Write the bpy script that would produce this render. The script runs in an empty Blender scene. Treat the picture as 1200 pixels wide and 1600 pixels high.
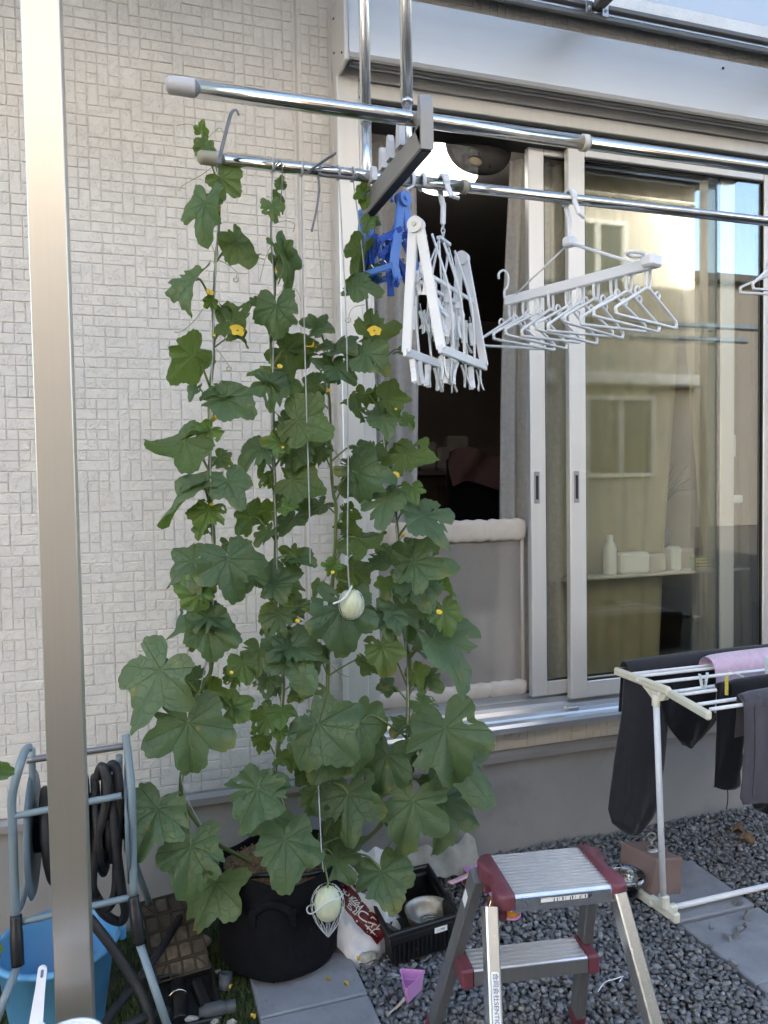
import bpy, math, random
import numpy as np
from mathutils import Vector, Matrix, Euler, noise as mnoise
random.seed(7); RNG = np.random.default_rng(7)
SC = bpy.context.scene; COL = SC.collection
R = math.radians
# ---------------------------------------------------------------- camera
CF, CYAW, CPIT, CROL = 1190.0, R(18.0), R(2.36), R(0.92)
CAM = Vector((0.0, -2.5, 1.40))
_f = Vector((math.sin(CYAW)*math.cos(CPIT), math.cos(CYAW)*math.cos(CPIT), -math.sin(CPIT)))
_r0 = Vector((math.cos(CYAW), -math.sin(CYAW), 0)); _u0 = _r0.cross(_f)
_r = _r0*math.cos(CROL) - _u0*math.sin(CROL); _u = _u0*math.cos(CROL) + _r0*math.sin(CROL)
cam_data = bpy.data.cameras.new('camera'); cam = bpy.data.objects.new('camera', cam_data); COL.objects.link(cam)
cam.matrix_world = Matrix(((_r.x, _u.x, -_f.x, CAM.x), (_r.y, _u.y, -_f.y, CAM.y), (_r.z, _u.z, -_f.z, CAM.z), (0, 0, 0, 1)))
cam_data.sensor_fit = 'VERTICAL'; cam_data.sensor_height = 36.0; cam_data.lens = CF/1600*36
cam_data.clip_start = 0.05; cam_data.clip_end = 500
SC.camera = cam
# ---------------------------------------------------------------- sky and sun
SUN_EL, SUN_AZ = R(24), R(-14)          # the sun stands behind the house, a little to the right
world = bpy.data.worlds.new('World'); SC.world = world; world.use_nodes = True
wn = world.node_tree; wn.nodes.clear()
sky = wn.nodes.new('ShaderNodeTexSky'); sky.sky_type = 'NISHITA'; sky.sun_disc = False
sky.sun_elevation = SUN_EL; sky.sun_rotation = SUN_AZ; sky.dust_density = 2.5; sky.air_density = 1.0; sky.ozone_density = 0.8
bg = wn.nodes.new('ShaderNodeBackground'); bg.inputs['Strength'].default_value = 0.15
wo = wn.nodes.new('ShaderNodeOutputWorld')
wn.links.new(sky.outputs[0], bg.inputs['Color']); wn.links.new(bg.outputs[0], wo.inputs['Surface'])
sun_d = bpy.data.lights.new('sun', 'SUN'); sun_d.energy = 3.4; sun_d.angle = R(0.53); sun_d.color = (1.0, 0.96, 0.90)
sun = bpy.data.objects.new('sun', sun_d); COL.objects.link(sun)
_sd = Vector((math.sin(SUN_AZ)*math.cos(SUN_EL), math.cos(SUN_AZ)*math.cos(SUN_EL), math.sin(SUN_EL)))
sun.rotation_euler = _sd.to_track_quat('Z', 'Y').to_euler()
SC.view_settings.view_transform = 'Standard'; SC.view_settings.look = 'None'
SC.view_settings.gamma = 1.0; SC.view_settings.use_curve_mapping = False
SC.view_settings.exposure = 2.82
SC.render.engine = 'CYCLES'; SC.cycles.use_denoising = True; SC.cycles.max_bounces = 10
SC.cycles.transparent_max_bounces = 16; SC.cycles.diffuse_bounces = 5; SC.cycles.glossy_bounces = 5
SC.cycles.caustics_reflective = False; SC.cycles.caustics_refractive = False

# ---------------------------------------------------------------- helpers
def ray(px, py): return _f + _r*((px-600)/CF) - _u*((py-800)/CF)
def atY(px, py, Y):
    d = ray(px, py); return CAM + d*((Y-CAM.y)/d.y)
def atZ(px, py, Z):
    d = ray(px, py); return CAM + d*((Z-CAM.z)/d.z)
def proj(p):
    d = Vector(p)-CAM; t = d.dot(_f); return 600+CF*d.dot(_r)/t, 800-CF*d.dot(_u)/t, t
V = lambda *a: Vector(a)
def rotz(a): return Matrix.Rotation(a, 3, 'Z')

class MB:
    def __init__(s): s.v = []; s.f = []; s.s = []; s.uv = None
    def add(s, vs, fs, sm=False):
        o = len(s.v); s.v += [tuple(p) for p in vs]; s.f += [tuple(i+o for i in q) for q in fs]; s.s += [sm]*len(fs); return s
    def box(s, c, size, rot=None, ch=0.0):
        hx, hy, hz = [a/2 for a in size]; c = Vector(c)
        if ch <= 0:
            vs = [V(x, y, z) for z in (-hz, hz) for y in (-hy, hy) for x in (-hx, hx)]
            fs = [(0, 2, 3, 1), (4, 5, 7, 6), (0, 1, 5, 4), (2, 6, 7, 3), (0, 4, 6, 2), (1, 3, 7, 5)]
        else:
            ch = min(ch, hx*.9, hy*.9, hz*.9); vs = []; idx = {}
            for sx in (-1, 1):
                for sy in (-1, 1):
                    for sz in (-1, 1):
                        for ax in range(3):
                            p = [sx*(hx-ch), sy*(hy-ch), sz*(hz-ch)]
                            p[ax] = (sx*hx, sy*hy, sz*hz)[ax]
                            idx[(sx, sy, sz, ax)] = len(vs); vs.append(Vector(p))
            fs = []
            for ax in range(3):
                for sg in (-1, 1):
                    q = []
                    for a, b in ((-1, -1), (1, -1), (1, 1), (-1, 1)):
                        k = [0, 0, 0]; k[ax] = sg; k[(ax+1) % 3] = a; k[(ax+2) % 3] = b; q.append(idx[(*k, ax)])
                    fs.append(tuple(q if sg > 0 else q[::-1]))
            for ax in range(3):
                b1, b2 = (ax+1) % 3, (ax+2) % 3
                for s1 in (-1, 1):
                    for s2 in (-1, 1):
                        k0 = [0, 0, 0]; k0[ax] = -1; k0[b1] = s1; k0[b2] = s2; k1 = list(k0); k1[ax] = 1
                        q = (idx[(*k0, b1)], idx[(*k1, b1)], idx[(*k1, b2)], idx[(*k0, b2)])
                        fs.append(q if s1*s2 < 0 else q[::-1])
            for sx in (-1, 1):
                for sy in (-1, 1):
                    for sz in (-1, 1):
                        q = tuple(idx[(sx, sy, sz, a)] for a in range(3)); fs.append(q if sx*sy*sz > 0 else q[::-1])
        if rot is not None: vs = [rot @ p for p in vs]
        return s.add([p+c for p in vs], fs)
    def bar(s, a, b, w, h, up=(0, 0, 1), ch=0.0):     # rectangular bar from a to b, w across, h along up
        a, b = Vector(a), Vector(b); d = b-a; L = d.length; z = d.normalized(); up = Vector(up)
        x = up.cross(z)
        if x.length < 1e-5: x = V(1, 0, 0)
        x.normalize(); y = z.cross(x)
        return s.box((a+b)/2, (w, h, L), Matrix((x, y, z)).transposed(), ch)
    def tube(s, pts, r, n=10, closed=False, cap=True, flat=None):
        pts = [Vector(p) for p in pts]; m = len(pts); rs = r if isinstance(r, (list, tuple)) else [r]*m
        tang = []
        for i in range(m):
            a = pts[(i-1) % m] if (closed or i > 0) else pts[i]; b = pts[(i+1) % m] if (closed or i < m-1) else pts[i]
            t = (b-a); tang.append(t.normalized() if t.length > 1e-9 else V(0, 0, 1))
        nx = tang[0].orthogonal().normalized() if flat is None else Vector(flat)
        vs = []
        for i in range(m):
            nx = nx - tang[i]*nx.dot(tang[i])
            nx = nx.normalized() if nx.length > 1e-6 else tang[i].orthogonal().normalized()
            by = tang[i].cross(nx)
            k = 1.0 if flat is None else 0.35
            for j in range(n):
                a = 2*math.pi*j/n; vs.append(pts[i] + nx*(rs[i]*math.cos(a)) + by*(rs[i]*math.sin(a)*k))
        fs = []
        for i in range(m if closed else m-1):
            for j in range(n):
                i2 = (i+1) % m; fs.append((i*n+j, i*n+(j+1) % n, i2*n+(j+1) % n, i2*n+j))
        s.add(vs, fs, True)
        if cap and not closed:
            o = len(s.v)-len(vs); s.f += [tuple(o+j for j in range(n))[::-1], tuple(o+(m-1)*n+j for j in range(n))]; s.s += [False, False]
        return s
    def lathe(s, prof, c, n=32, rot=None, smooth=True, sx=1, sy=1):
        c = Vector(c); vs = []
        for (r, z) in prof:
            for j in range(n):
                a = 2*math.pi*j/n; p = V(r*math.cos(a)*sx, r*math.sin(a)*sy, z); vs.append((rot @ p if rot is not None else p)+c)
        fs = [(i*n+j, i*n+(j+1) % n, (i+1)*n+(j+1) % n, (i+1)*n+j) for i in range(len(prof)-1) for j in range(n)]
        return s.add(vs, fs, smooth)
    def prism(s, poly, a, b, fn, sm=False):           # poly 2-D, extruded from a to b; fn(u, v, w) -> point
        n = len(poly); vs = [fn(u, v, a) for u, v in poly]+[fn(u, v, b) for u, v in poly]
        fs = [tuple(range(n))[::-1], tuple(range(n, 2*n))]+[(i, (i+1) % n, n+(i+1) % n, n+i) for i in range(n)]
        s.add(vs, fs); return s
    def grid(s, fn, nu, nv, sm=True, closed_u=False):
        vs = [fn(i/nu, j/nv) for j in range(nv+1) for i in range(nu+1)]
        fs = [(j*(nu+1)+i, j*(nu+1)+i+1, (j+1)*(nu+1)+i+1, (j+1)*(nu+1)+i) for j in range(nv) for i in range(nu)]
        return s.add(vs, fs, sm)
    def ball(s, c, r, nu=12, nv=8, sc=(1, 1, 1), rot=None):
        prof = [(max(1e-4, math.sin(math.pi*i/nv)), -math.cos(math.pi*i/nv)) for i in range(nv+1)]
        c = Vector(c); vs = []
        for (q, z) in prof:
            for j in range(nu):
                a = 2*math.pi*j/nu; p = V(q*math.cos(a)*sc[0]*r, q*math.sin(a)*sc[1]*r, z*sc[2]*r); vs.append((rot @ p if rot is not None else p)+c)
        fs = [(i*nu+j, i*nu+(j+1) % nu, (i+1)*nu+(j+1) % nu, (i+1)*nu+j) for i in range(nv) for j in range(nu)]
        return s.add(vs, fs, True)
    def build(s, name, m, parent=None, fixnormals=False):
        P = np.array(s.v, float); lo = P.min(0); hi = P.max(0); base = Vector(((lo[0]+hi[0])/2, (lo[1]+hi[1])/2, lo[2]))
        me = bpy.data.meshes.new(name); me.from_pydata((P-np.array(base)).tolist(), [], s.f)
        me.polygons.foreach_set('use_smooth', s.s)
        if s.uv is not None:
            ul = me.uv_layers.new(name='UVMap'); li = np.zeros(len(me.loops), int); me.loops.foreach_get('vertex_index', li)
            ul.data.foreach_set('uv', np.array(s.uv, float)[li].ravel())
        me.update()
        o = bpy.data.objects.new(name, me); COL.objects.link(o); o.location = base
        if m is not None: me.materials.append(m)
        if parent is not None: attach(o, parent)
        return o
WORLDLOC = {}
def wloc(o):
    return o.location.copy() if o.parent is None else WORLDLOC[o.name]
def attach(o, parent):
    WORLDLOC[o.name] = o.location.copy()
    o.parent = parent; o.location = o.location - wloc(parent)
def tag(o, label=None, cat=None, group=None, kind=None):
    for k, v in (('label', label), ('category', cat), ('group', group), ('kind', kind)):
        if v: o[k] = v
    return o
def thing(name, loc, label, cat, group=None):
    o = bpy.data.objects.new(name, None); COL.objects.link(o); o.location = Vector(loc); o.empty_display_size = .05
    return tag(o, label, cat, group)
def inst(src, name, loc, parent=None, rot=None):      # a copy that shares its mesh
    o = bpy.data.objects.new(name, src if isinstance(src, bpy.types.Mesh) else src.data); COL.objects.link(o); o.location = Vector(loc)
    if rot is not None: o.rotation_euler = rot
    if parent is not None: attach(o, parent)
    return o
def spline(pts, n=8, closed=False):                   # Catmull-Rom through 3-D points
    P = [Vector(p) for p in pts]; m = len(P); out = []
    segs = m if closed else m-1
    for i in range(segs):
        if closed: p0, p1, p2, p3 = P[(i-1) % m], P[i], P[(i+1) % m], P[(i+2) % m]
        else: p0, p1, p2, p3 = P[max(i-1, 0)], P[i], P[i+1], P[min(i+2, m-1)]
        for k in range(n):
            t = k/n; out.append(0.5*((2*p1)+(p2-p0)*t+(2*p0-5*p1+4*p2-p3)*t*t+(3*p1-p0-3*p2+p3)*t**3))
    if not closed: out.append(P[-1])
    return out
def text_obj(body, name, mtl, M, size, parent, depth=0.0002, align='CENTER', xs=1.0):
    c = bpy.data.curves.new(name, 'FONT'); c.body = body; c.size = size; c.align_x = align; c.align_y = 'CENTER'; c.extrude = depth
    t = bpy.data.objects.new(name+'_tmp', c); COL.objects.link(t)
    dg = bpy.context.evaluated_depsgraph_get(); me = bpy.data.meshes.new_from_object(t.evaluated_get(dg))
    bpy.data.objects.remove(t); me.transform(Matrix.Diagonal((xs, 1, 1, 1))); me.transform(M.to_4x4() if len(M) == 3 else M)
    me.materials.clear(); me.materials.append(mtl); me.name = name
    o = bpy.data.objects.new(name, me); COL.objects.link(o)
    if parent is not None: attach(o, parent)
    return o
def frame(x, y, z, loc):                              # matrix with these axes
    return Matrix(((x[0], y[0], z[0], loc[0]), (x[1], y[1], z[1], loc[1]), (x[2], y[2], z[2], loc[2]), (0, 0, 0, 1)))

# ---------------------------------------------------------------- materials
def newmat(name):
    m = bpy.data.materials.new(name); m.use_nodes = True; nt = m.node_tree; nt.nodes.clear()
    out = nt.nodes.new('ShaderNodeOutputMaterial'); return m, nt, out
def nd(nt, t, **kw):
    n = nt.nodes.new(t)
    for k, v in kw.items(): setattr(n, k, v)
    return n
def ramp(nt, fac, c0, c1, p0=0.0, p1=1.0):
    r = nd(nt, 'ShaderNodeValToRGB'); r.color_ramp.elements[0].position = p0; r.color_ramp.elements[1].position = p1
    r.color_ramp.elements[0].color = (*c0, 1) if len(c0) == 3 else c0; r.color_ramp.elements[1].color = (*c1, 1) if len(c1) == 3 else c1
    nt.links.new(fac, r.inputs['Fac']); return r.outputs['Color']
def math_n(nt, op, a, b=None, c=None):
    n = nd(nt, 'ShaderNodeMath', operation=op)
    for i, x in enumerate((a, b, c)):
        if x is None: continue
        if isinstance(x, (int, float)): n.inputs[i].default_value = x
        else: nt.links.new(x, n.inputs[i])
    return n.outputs[0]
def noise_n(nt, scale, detail=3, vec=None, rough=.5, dims='3D'):
    n = nd(nt, 'ShaderNodeTexNoise'); n.inputs['Scale'].default_value = scale; n.inputs['Detail'].default_value = detail; n.inputs['Roughness'].default_value = rough
    if vec is not None: nt.links.new(vec, n.inputs['Vector'])
    return n.outputs['Fac']
def pos_n(nt, scale=(1, 1, 1)):
    g = nd(nt, 'ShaderNodeNewGeometry')
    if scale == (1, 1, 1): return g.outputs['Position']
    mp = nd(nt, 'ShaderNodeVectorMath', operation='MULTIPLY'); nt.links.new(g.outputs['Position'], mp.inputs[0]); mp.inputs[1].default_value = scale
    return mp.outputs[0]
def mat(name, col, rough=.5, metal=0.0, var=.12, vs=12, bump=.0, bs=150, spec=.5, stretch=(1, 1, 1), col2=None, rvar=.08, sheen=0, coat=0, trans=0, alpha=None, sss=0, dirt=None, aniso=0):
    m, nt, out = newmat(name); b = nd(nt, 'ShaderNodeBsdfPrincipled'); nt.links.new(b.outputs[0], out.inputs[0])
    P = pos_n(nt, stretch); n1 = noise_n(nt, vs, 5, P, .6)
    c2 = col2 or tuple(min(1, c*(1+var)) for c in col); c1 = tuple(c*(1-var) for c in col) if col2 is None else col
    c = ramp(nt, n1, c1, c2, .3, .7)
    if dirt:
        n3 = noise_n(nt, dirt[1], 6, P, .65); mx = nd(nt, 'ShaderNodeMix', data_type='RGBA')
        nt.links.new(ramp(nt, n3, (0, 0, 0), (1, 1, 1), dirt[2], dirt[2]+.12), mx.inputs['Factor']); nt.links.new(c, mx.inputs['A']); mx.inputs['B'].default_value = (*dirt[0], 1); c = mx.outputs['Result']
    nt.links.new(c, b.inputs['Base Color'])
    rr = nd(nt, 'ShaderNodeMapRange'); rr.inputs['To Min'].default_value = max(.02, rough-rvar); rr.inputs['To Max'].default_value = min(1, rough+rvar)
    nt.links.new(noise_n(nt, vs*2.3, 4, P), rr.inputs['Value']); nt.links.new(rr.outputs[0], b.inputs['Roughness'])
    b.inputs['Metallic'].default_value = metal; b.inputs['Specular IOR Level'].default_value = spec
    b.inputs['Coat Weight'].default_value = coat; b.inputs['Sheen Weight'].default_value = sheen
    b.inputs['Transmission Weight'].default_value = trans
    if aniso: b.inputs['Anisotropic'].default_value = aniso
    if sss:
        b.inputs['Subsurface Weight'].default_value = sss; b.inputs['Subsurface Radius'].default_value = (.01, .006, .004)
    if alpha is not None: b.inputs['Alpha'].default_value = alpha
    if bump:
        bp = nd(nt, 'ShaderNodeBump'); bp.inputs['Strength'].default_value = bump; bp.inputs['Distance'].default_value = .002
        nt.links.new(noise_n(nt, bs, 5, P, .6), bp.inputs['Height']); nt.links.new(bp.outputs[0], b.inputs['Normal'])
    return m
def glass_mat(name, tint=(.8, .82, .75), boost=1.6, rough=0.0, base=0.02):
    m, nt, out = newmat(name); t = nd(nt, 'ShaderNodeBsdfTransparent'); t.inputs[0].default_value = (*tint, 1)
    g = nd(nt, 'ShaderNodeBsdfGlossy'); g.inputs['Roughness'].default_value = rough; g.inputs['Color'].default_value = (.95, .97, 1, 1)
    fr = nd(nt, 'ShaderNodeFresnel'); fr.inputs['IOR'].default_value = 1.52
    f = math_n(nt, 'MULTIPLY_ADD', fr.outputs[0], boost, base); f = math_n(nt, 'MINIMUM', f, 1.0)
    mx = nd(nt, 'ShaderNodeMixShader'); nt.links.new(f, mx.inputs[0]); nt.links.new(t.outputs[0], mx.inputs[1]); nt.links.new(g.outputs[0], mx.inputs[2])
    nt.links.new(mx.outputs[0], out.inputs[0]); return m
def cloth_alpha(name, col, alpha, rough=.9, transl=.3, nv=.3):    # thin net: share of threads = alpha
    m, nt, out = newmat(name); t = nd(nt, 'ShaderNodeBsdfTransparent'); d = nd(nt, 'ShaderNodeBsdfDiffuse'); d.inputs[0].default_value = (*col, 1)
    tr = nd(nt, 'ShaderNodeBsdfTranslucent'); tr.inputs[0].default_value = (*col, 1)
    m2 = nd(nt, 'ShaderNodeMixShader'); m2.inputs[0].default_value = transl; nt.links.new(d.outputs[0], m2.inputs[1]); nt.links.new(tr.outputs[0], m2.inputs[2])
    mx = nd(nt, 'ShaderNodeMixShader')
    n = noise_n(nt, 60, 3, pos_n(nt)); f = math_n(nt, 'MULTIPLY_ADD', n, nv, alpha-nv/2); nt.links.new(f, mx.inputs[0])
    nt.links.new(t.outputs[0], mx.inputs[1]); nt.links.new(m2.outputs[0], mx.inputs[2]); nt.links.new(mx.outputs[0], out.inputs[0]); return m

M = {}
M['alu_cream'] = mat('champagne_aluminium', (.69, .675, .65), .40, .45, .03, 3, 0, spec=.5, stretch=(20, 20, .3))
M['alu_post'] = mat('brushed_aluminium_post', (.58, .535, .465), .33, .85, .02, 4, 0, 300, stretch=(40, 40, .15), rvar=.03)  # warm tint in the base colour stands in for the sunlit wall's reflection
M['alu_box'] = mat('shutter_box_aluminium', (.78, .79, .80), .36, .7, .03, 3, 0, stretch=(.3, 6, 6))
M['alu'] = mat('clear_aluminium', (.72, .73, .75), .25, .9, .04, 8, 0)
M['alu_sill'] = mat('sill_aluminium', (.62, .62, .62), .33, .75, .05, 5, 0, stretch=(.5, 20, 20))
M['steel'] = mat('stainless_pole', (.56, .545, .52), .085, 1.0, .04, 10, 0, stretch=(1, 1, 1), rvar=.04)
M['dark_frame'] = mat('dark_terrace_frame', (.20, .19, .18), .42, .5, .06, 5)
M['grey_frame'] = mat('grey_bracket', (.30, .29, .275), .45, .35, .05, 9)
M['black_gap'] = mat('black_rubber', (.012, .012, .012), .6, 0, .2, 20)
M['concrete_wall'] = mat('foundation_mortar', (.30, .295, .29), .85, 0, .10, 3.5, .25, 90, dirt=((.245, .24, .236), 2.6, .54))
M['flash'] = mat('base_flashing', (.33, .31, .295), .45, .4, .05, 7)
M['white_plastic'] = mat('white_plastic', (.80, .81, .82), .38, 0, .03, 12, 0, sss=0)
M['rack_cream'] = mat('cream_plastic', (.74, .71, .58), .42, 0, .04, 20)
M['white_tube'] = mat('white_coated_tube', (.80, .82, .86), .3, 0, .03, 15)
M['blue_plastic'] = mat('blue_plastic', (.09, .22, .62), .38, 0, .08, 20)
M['blue_dark'] = mat('deep_blue_plastic', (.03, .10, .46), .4, 0, .12, 30)
M['glass'] = glass_mat('window_glass', (.955, .96, .925), .36, 0.0, .004)
M['lace'] = cloth_alpha('lace_curtain', (.72, .69, .66), .72)
M['gate_mesh'] = cloth_alpha('grey_gate_mesh', (.62, .57, .52), .52, transl=.25, nv=.06)
# ================================================================ THE SETTING
M['soil'] = mat('soil', (.045, .040, .034), .95, 0, .25, 9, .6, 60)
M['slab'] = mat('concrete_paver', (.255, .26, .275), .85, 0, .14, 14, .35, 260, dirt=((.17, .17, .175), 60, .60))
M['neigh'] = mat('cream_render', (.52, .485, .435), .85, 0, .04, 4)
M['rooftile'] = mat('dark_roof_tile', (.07, .07, .075), .5, 0, .2, 6)
M['white_paint'] = mat('white_trim', (.78, .78, .78), .4, 0, .03, 6)
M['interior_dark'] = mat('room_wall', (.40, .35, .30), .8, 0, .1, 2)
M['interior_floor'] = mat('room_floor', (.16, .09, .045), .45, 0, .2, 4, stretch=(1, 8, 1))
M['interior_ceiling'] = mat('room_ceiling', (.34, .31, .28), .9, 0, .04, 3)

g = MB(); g.grid(lambda u, v: V(-60+120*u, -60+120*v, -.02), 24, 24, False)
tag(g.build('ground', M['soil']), kind='structure')

# --- neighbour's house across the yard (seen only as a reflection in the panes and as bounced light)
nb = thing('neighbour_house', (0, -9.5, 0), 'sunlit cream house across the yard, reflected in the window glass', 'house')
MB().box((-1.2, -9.5, 2.75), (17.6, 6.0, 5.5)).build('wall', M['neigh'], nb)
rf = MB().prism([(-13.2, 5.45), (-5.95, 5.5), (-5.85, 5.62), (-9.5, 7.2), (-13.3, 5.6)], -10.6, 7.8, lambda u, v, w: V(w, u, v)).build('roof', M['rooftile'], nb)
MB().box((-1.4, -5.9, 5.42), (18.0, .1, .12), None, .02).build('gutter', M['white_paint'], rf)
M['neigh_glass'] = mat('neighbour_pane', (.10, .11, .10), .08, 0, .1, 3)
for (x0, x1, z0, z1) in ((5.85, 6.85, 1.45, 2.45), (1.6, 3.2, .5, 2.4), (-3.5, -1.8, 1.4, 2.5), (5.6, 6.4, 3.9, 4.8), (.5, 2.2, 3.8, 4.9)):
    wf = MB()
    for a, b, c, d in ((x0-.06, x1+.06, z0-.06, z0), (x0-.06, x1+.06, z1, z1+.06), (x0-.06, x0, z0, z1), (x1, x1+.06, z0, z1), ((x0+x1)/2-.03, (x0+x1)/2+.03, z0, z1)):
        wf.box(((a+b)/2, -6.48, (c+d)/2), (b-a, .09, d-c), None, .008)
    w = wf.build('window', M['white_paint'], nb); MB().box(((x0+x1)/2, -6.5, (z0+z1)/2), (x1-x0, .04, z1-z0)).build('pane', M['neigh_glass'], w)
MB().box((5.5, -6.38, 2.72), (4.4, .22, .16), None, .02).build('awning', M['white_paint'], nb)
fh = thing('far_house', (14, -16, 0), 'low far house with a grey roof reflected in the window glass', 'house')
MB().box((16, -17.5, 3.3), (16, 6, 6.6)).build('wall', mat('far_house_grey', (.075, .07, .065), .85, 0, .05, 3), fh)
MB().prism([(-21, 6.6), (-14.2, 6.6), (-14.1, 6.75), (-17.5, 7.7), (-21.2, 6.75)], 7.6, 24.4, lambda u, v, w: V(w, u, v)).build('roof', M['rooftile'], fh)
pp = thing('utility_pole', (15.2, -20, 0), 'tall pale utility pole reflected in the upper window glass', 'utility pole')
MB().tube([(15.2, -20, 0), (15.2, -20, 10.5)], .16, 10).build('pole', M['white_paint'], pp)
for z in (9.6, 8.7, 7.9): MB().box((15.2, -20, z), (2.0, .1, .1)).build('crossarm', M['white_paint'], pp)
MB().tube([V(15.2+a*14, -20, 9.2-1.2*math.sin(math.pi*(a+1)/2)**2) for a in np.linspace(-1, 1, 15)], .02, 5).build('cable', M['black_gap'], pp)

# --- our house
HOUSE = thing('house', (.6, 0, 0), 'house wall of cream mosaic tile siding with a grey foundation and sliding window', 'house')
M['siding'] = None
def siding_material():
    m, nt, out = newmat('cream_tile_siding'); b = nd(nt, 'ShaderNodeBsdfPrincipled'); nt.links.new(b.outputs[0], out.inputs[0])
    P = pos_n(nt); big = noise_n(nt, 5, 3, P); fine = noise_n(nt, 160, 4, P, .6)
    c = ramp(nt, math_n(nt, 'ADD', math_n(nt, 'MULTIPLY', big, .5), math_n(nt, 'MULTIPLY', fine, .5)), (.62, .592, .55), (.71, .685, .645), .36, .66)
    nt.links.new(c, b.inputs['Base Color']); b.inputs['Roughness'].default_value = .62; b.inputs['Specular IOR Level'].default_value = .35
    # chipped relief of the pressed tile faces: shallow flakes where a broad noise lets them through
    vo = nd(nt, 'ShaderNodeTexVoronoi', feature='SMOOTH_F1'); vo.inputs['Scale'].default_value = 150; nt.links.new(P, vo.inputs['Vector'])
    n1 = noise_n(nt, 95, 3, P, .6); n2 = noise_n(nt, 30, 1, P)
    gate = nd(nt, 'ShaderNodeMapRange'); nt.links.new(n2, gate.inputs['Value']); gate.inputs['From Min'].default_value = .44; gate.inputs['From Max'].default_value = .56
    h = math_n(nt, 'MULTIPLY', ramp(nt, n1, (0, 0, 0), (1, 1, 1), .47, .56), gate.outputs[0]); h = math_n(nt, 'ADD', h, math_n(nt, 'MULTIPLY', fine, .25))
    bp = nd(nt, 'ShaderNodeBump'); bp.inputs['Strength'].default_value = .55; bp.inputs['Distance'].default_value = .0022
    nt.links.new(h, bp.inputs['Height']); nt.links.new(bp.outputs[0], b.inputs['Normal']); return m
M['siding'] = siding_material()
M['caulk'] = mat('siding_joint', (.50, .46, .41), .7, 0, .05, 20)
CELL = .0315; X_L, X_WIN, X_R = -1.56, .655, 2.56
siding = MB(); 
siding.box(((X_L+X_WIN)/2, .0265, 1.86), (X_WIN-X_L, .05, 2.92)); siding.box(((X_WIN+X_R)/2, .0265, 3.05), (X_R-X_WIN, .05, .54))
siding.box((3.4, .0265, 1.86), (3.4-X_R+.84, .05, 2.92)); siding.box(((X_WIN+X_R)/2, .0265, .445), (X_R-X_WIN, .05, .09))
SID = siding.build('siding_panel', M['siding'], HOUSE)
def tile_mesh(w, h, seed):
    rd = random.Random(seed); W, H = w*CELL-.0020, h*CELL-.0020; c = .0022; mb = MB()
    def ring(inset, y, jit): return [V(sx*(W/2-inset)+rd.uniform(-jit, jit), y+rd.uniform(-jit, jit)*.6, sz*(H/2-inset)+rd.uniform(-jit, jit)) for sx, sz in ((-1, -1), (1, -1), (1, 1), (-1, 1))]
    a = ring(0, .005, .0003); b = ring(.0003, -.0006, .0003); d = ring(c+.0003, -.0017, .0005)
    fs = []
    for k in (0, 4): fs += [(k+i, k+(i+1) % 4, k+4+(i+1) % 4, k+4+i) for i in range(4)]
    mb.add(a+b+d, fs+[(8, 9, 10, 11)])
    me = bpy.data.meshes.new('tile'); me.from_pydata([tuple(p) for p in mb.v], [], mb.f); me.update(); me.materials.append(M['siding']); return me
TM = {(w, h): [tile_mesh(w, h, 100*w+10*h+k) for k in range(4)] for w, h in ((1, 1), (2, 1), (3, 1), (1, 2), (2, 2))}
seams = (-.435, .535)
def lay(x0, x1, z0, z1, seed):
    rd = random.Random(seed); nx = int((x1-x0)/CELL+.01); nz = int((z1-z0)/CELL+.01); occ = np.zeros((nx, nz), bool); out = []
    for k in range(nz):
        for i in range(nx):
            if occ[i, k]: continue
            ch = rd.choices([(1, 1), (2, 1), (3, 1), (1, 2), (2, 2)], [.36, .28, .14, .19, .03])[0]
            w, h = ch
            while w > 1 and (i+w > nx or occ[i:i+w, k:k+h].any()): w -= 1
            if k+h > nz or occ[i:i+w, k:k+h].any(): h = 1
            if (w, h) not in TM: h = 1
            occ[i:i+w, k:k+h] = True
            out.append((w, h, x0+(i+w/2)*CELL, z0+(k+h/2)*CELL))
    return out
tiles = []
zb = .4035
spans = [(X_L, seams[0]-.006), (seams[0]+.006, seams[1]-.006), (seams[1]+.006, X_WIN)]
for n, (a, b) in enumerate(spans):
    na = int((b-a)/CELL); off = ((b-a)-na*CELL)/2
    tiles += lay(a+off, b-off+.001, zb, 3.30, 11+n)
tiles += lay(X_WIN+.01, X_R, 2.99, 2.99+CELL*4+.001, 21); tiles += lay(X_WIN+.04, X_R-.02, zb, zb+CELL*2+.001, 22); tiles += lay(X_R+.01, 3.4, zb, 3.30, 23)
def tile_area(t):
    x, y, d = proj((t[2], 0, t[3]))
    vis = -6 < x < 1206 and -6 < y < 1606 and d > 0
    return t[0]*t[1]/(d*d)*(1 if vis else 0)*(0.35 if 540 < y < 1180 and 235 < x < 640 else 1)*(.05 if 45 < x < 85 else 1)
tiles.sort(key=tile_area, reverse=True)
bulk = MB()
for n, (w, h, x, z) in enumerate(tiles):
    me = TM[(w, h)][n % 4]; dy = random.uniform(-.0006, .0006)
    if n < 300: inst(me, 'tile', (x, dy, z), SID)
    else: bulk.add([v.co+V(x, dy, z) for v in me.vertices], [tuple(p.vertices) for p in me.polygons])
tag(bulk.build('tile_field', M['siding'], SID), kind='stuff')
for sx in seams: MB().box((sx, .004, 1.85), (.009, .006, 2.89), None, .001).build('sealant_joint', M['caulk'], SID)
fl = MB(); fl.prism([(.0, .402), (-.012, .400), (-.024, .388), (-.026, .366), (-.018, .364), (.02, .366)], -1.56, 4.2, lambda u, v, w: V(w, u, v)); fl.build('base_flashing', M['flash'], HOUSE)
MB().box((1.3, .075, .13), (5.8, .14, .50)).build('foundation', M['concrete_wall'], HOUSE)
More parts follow.
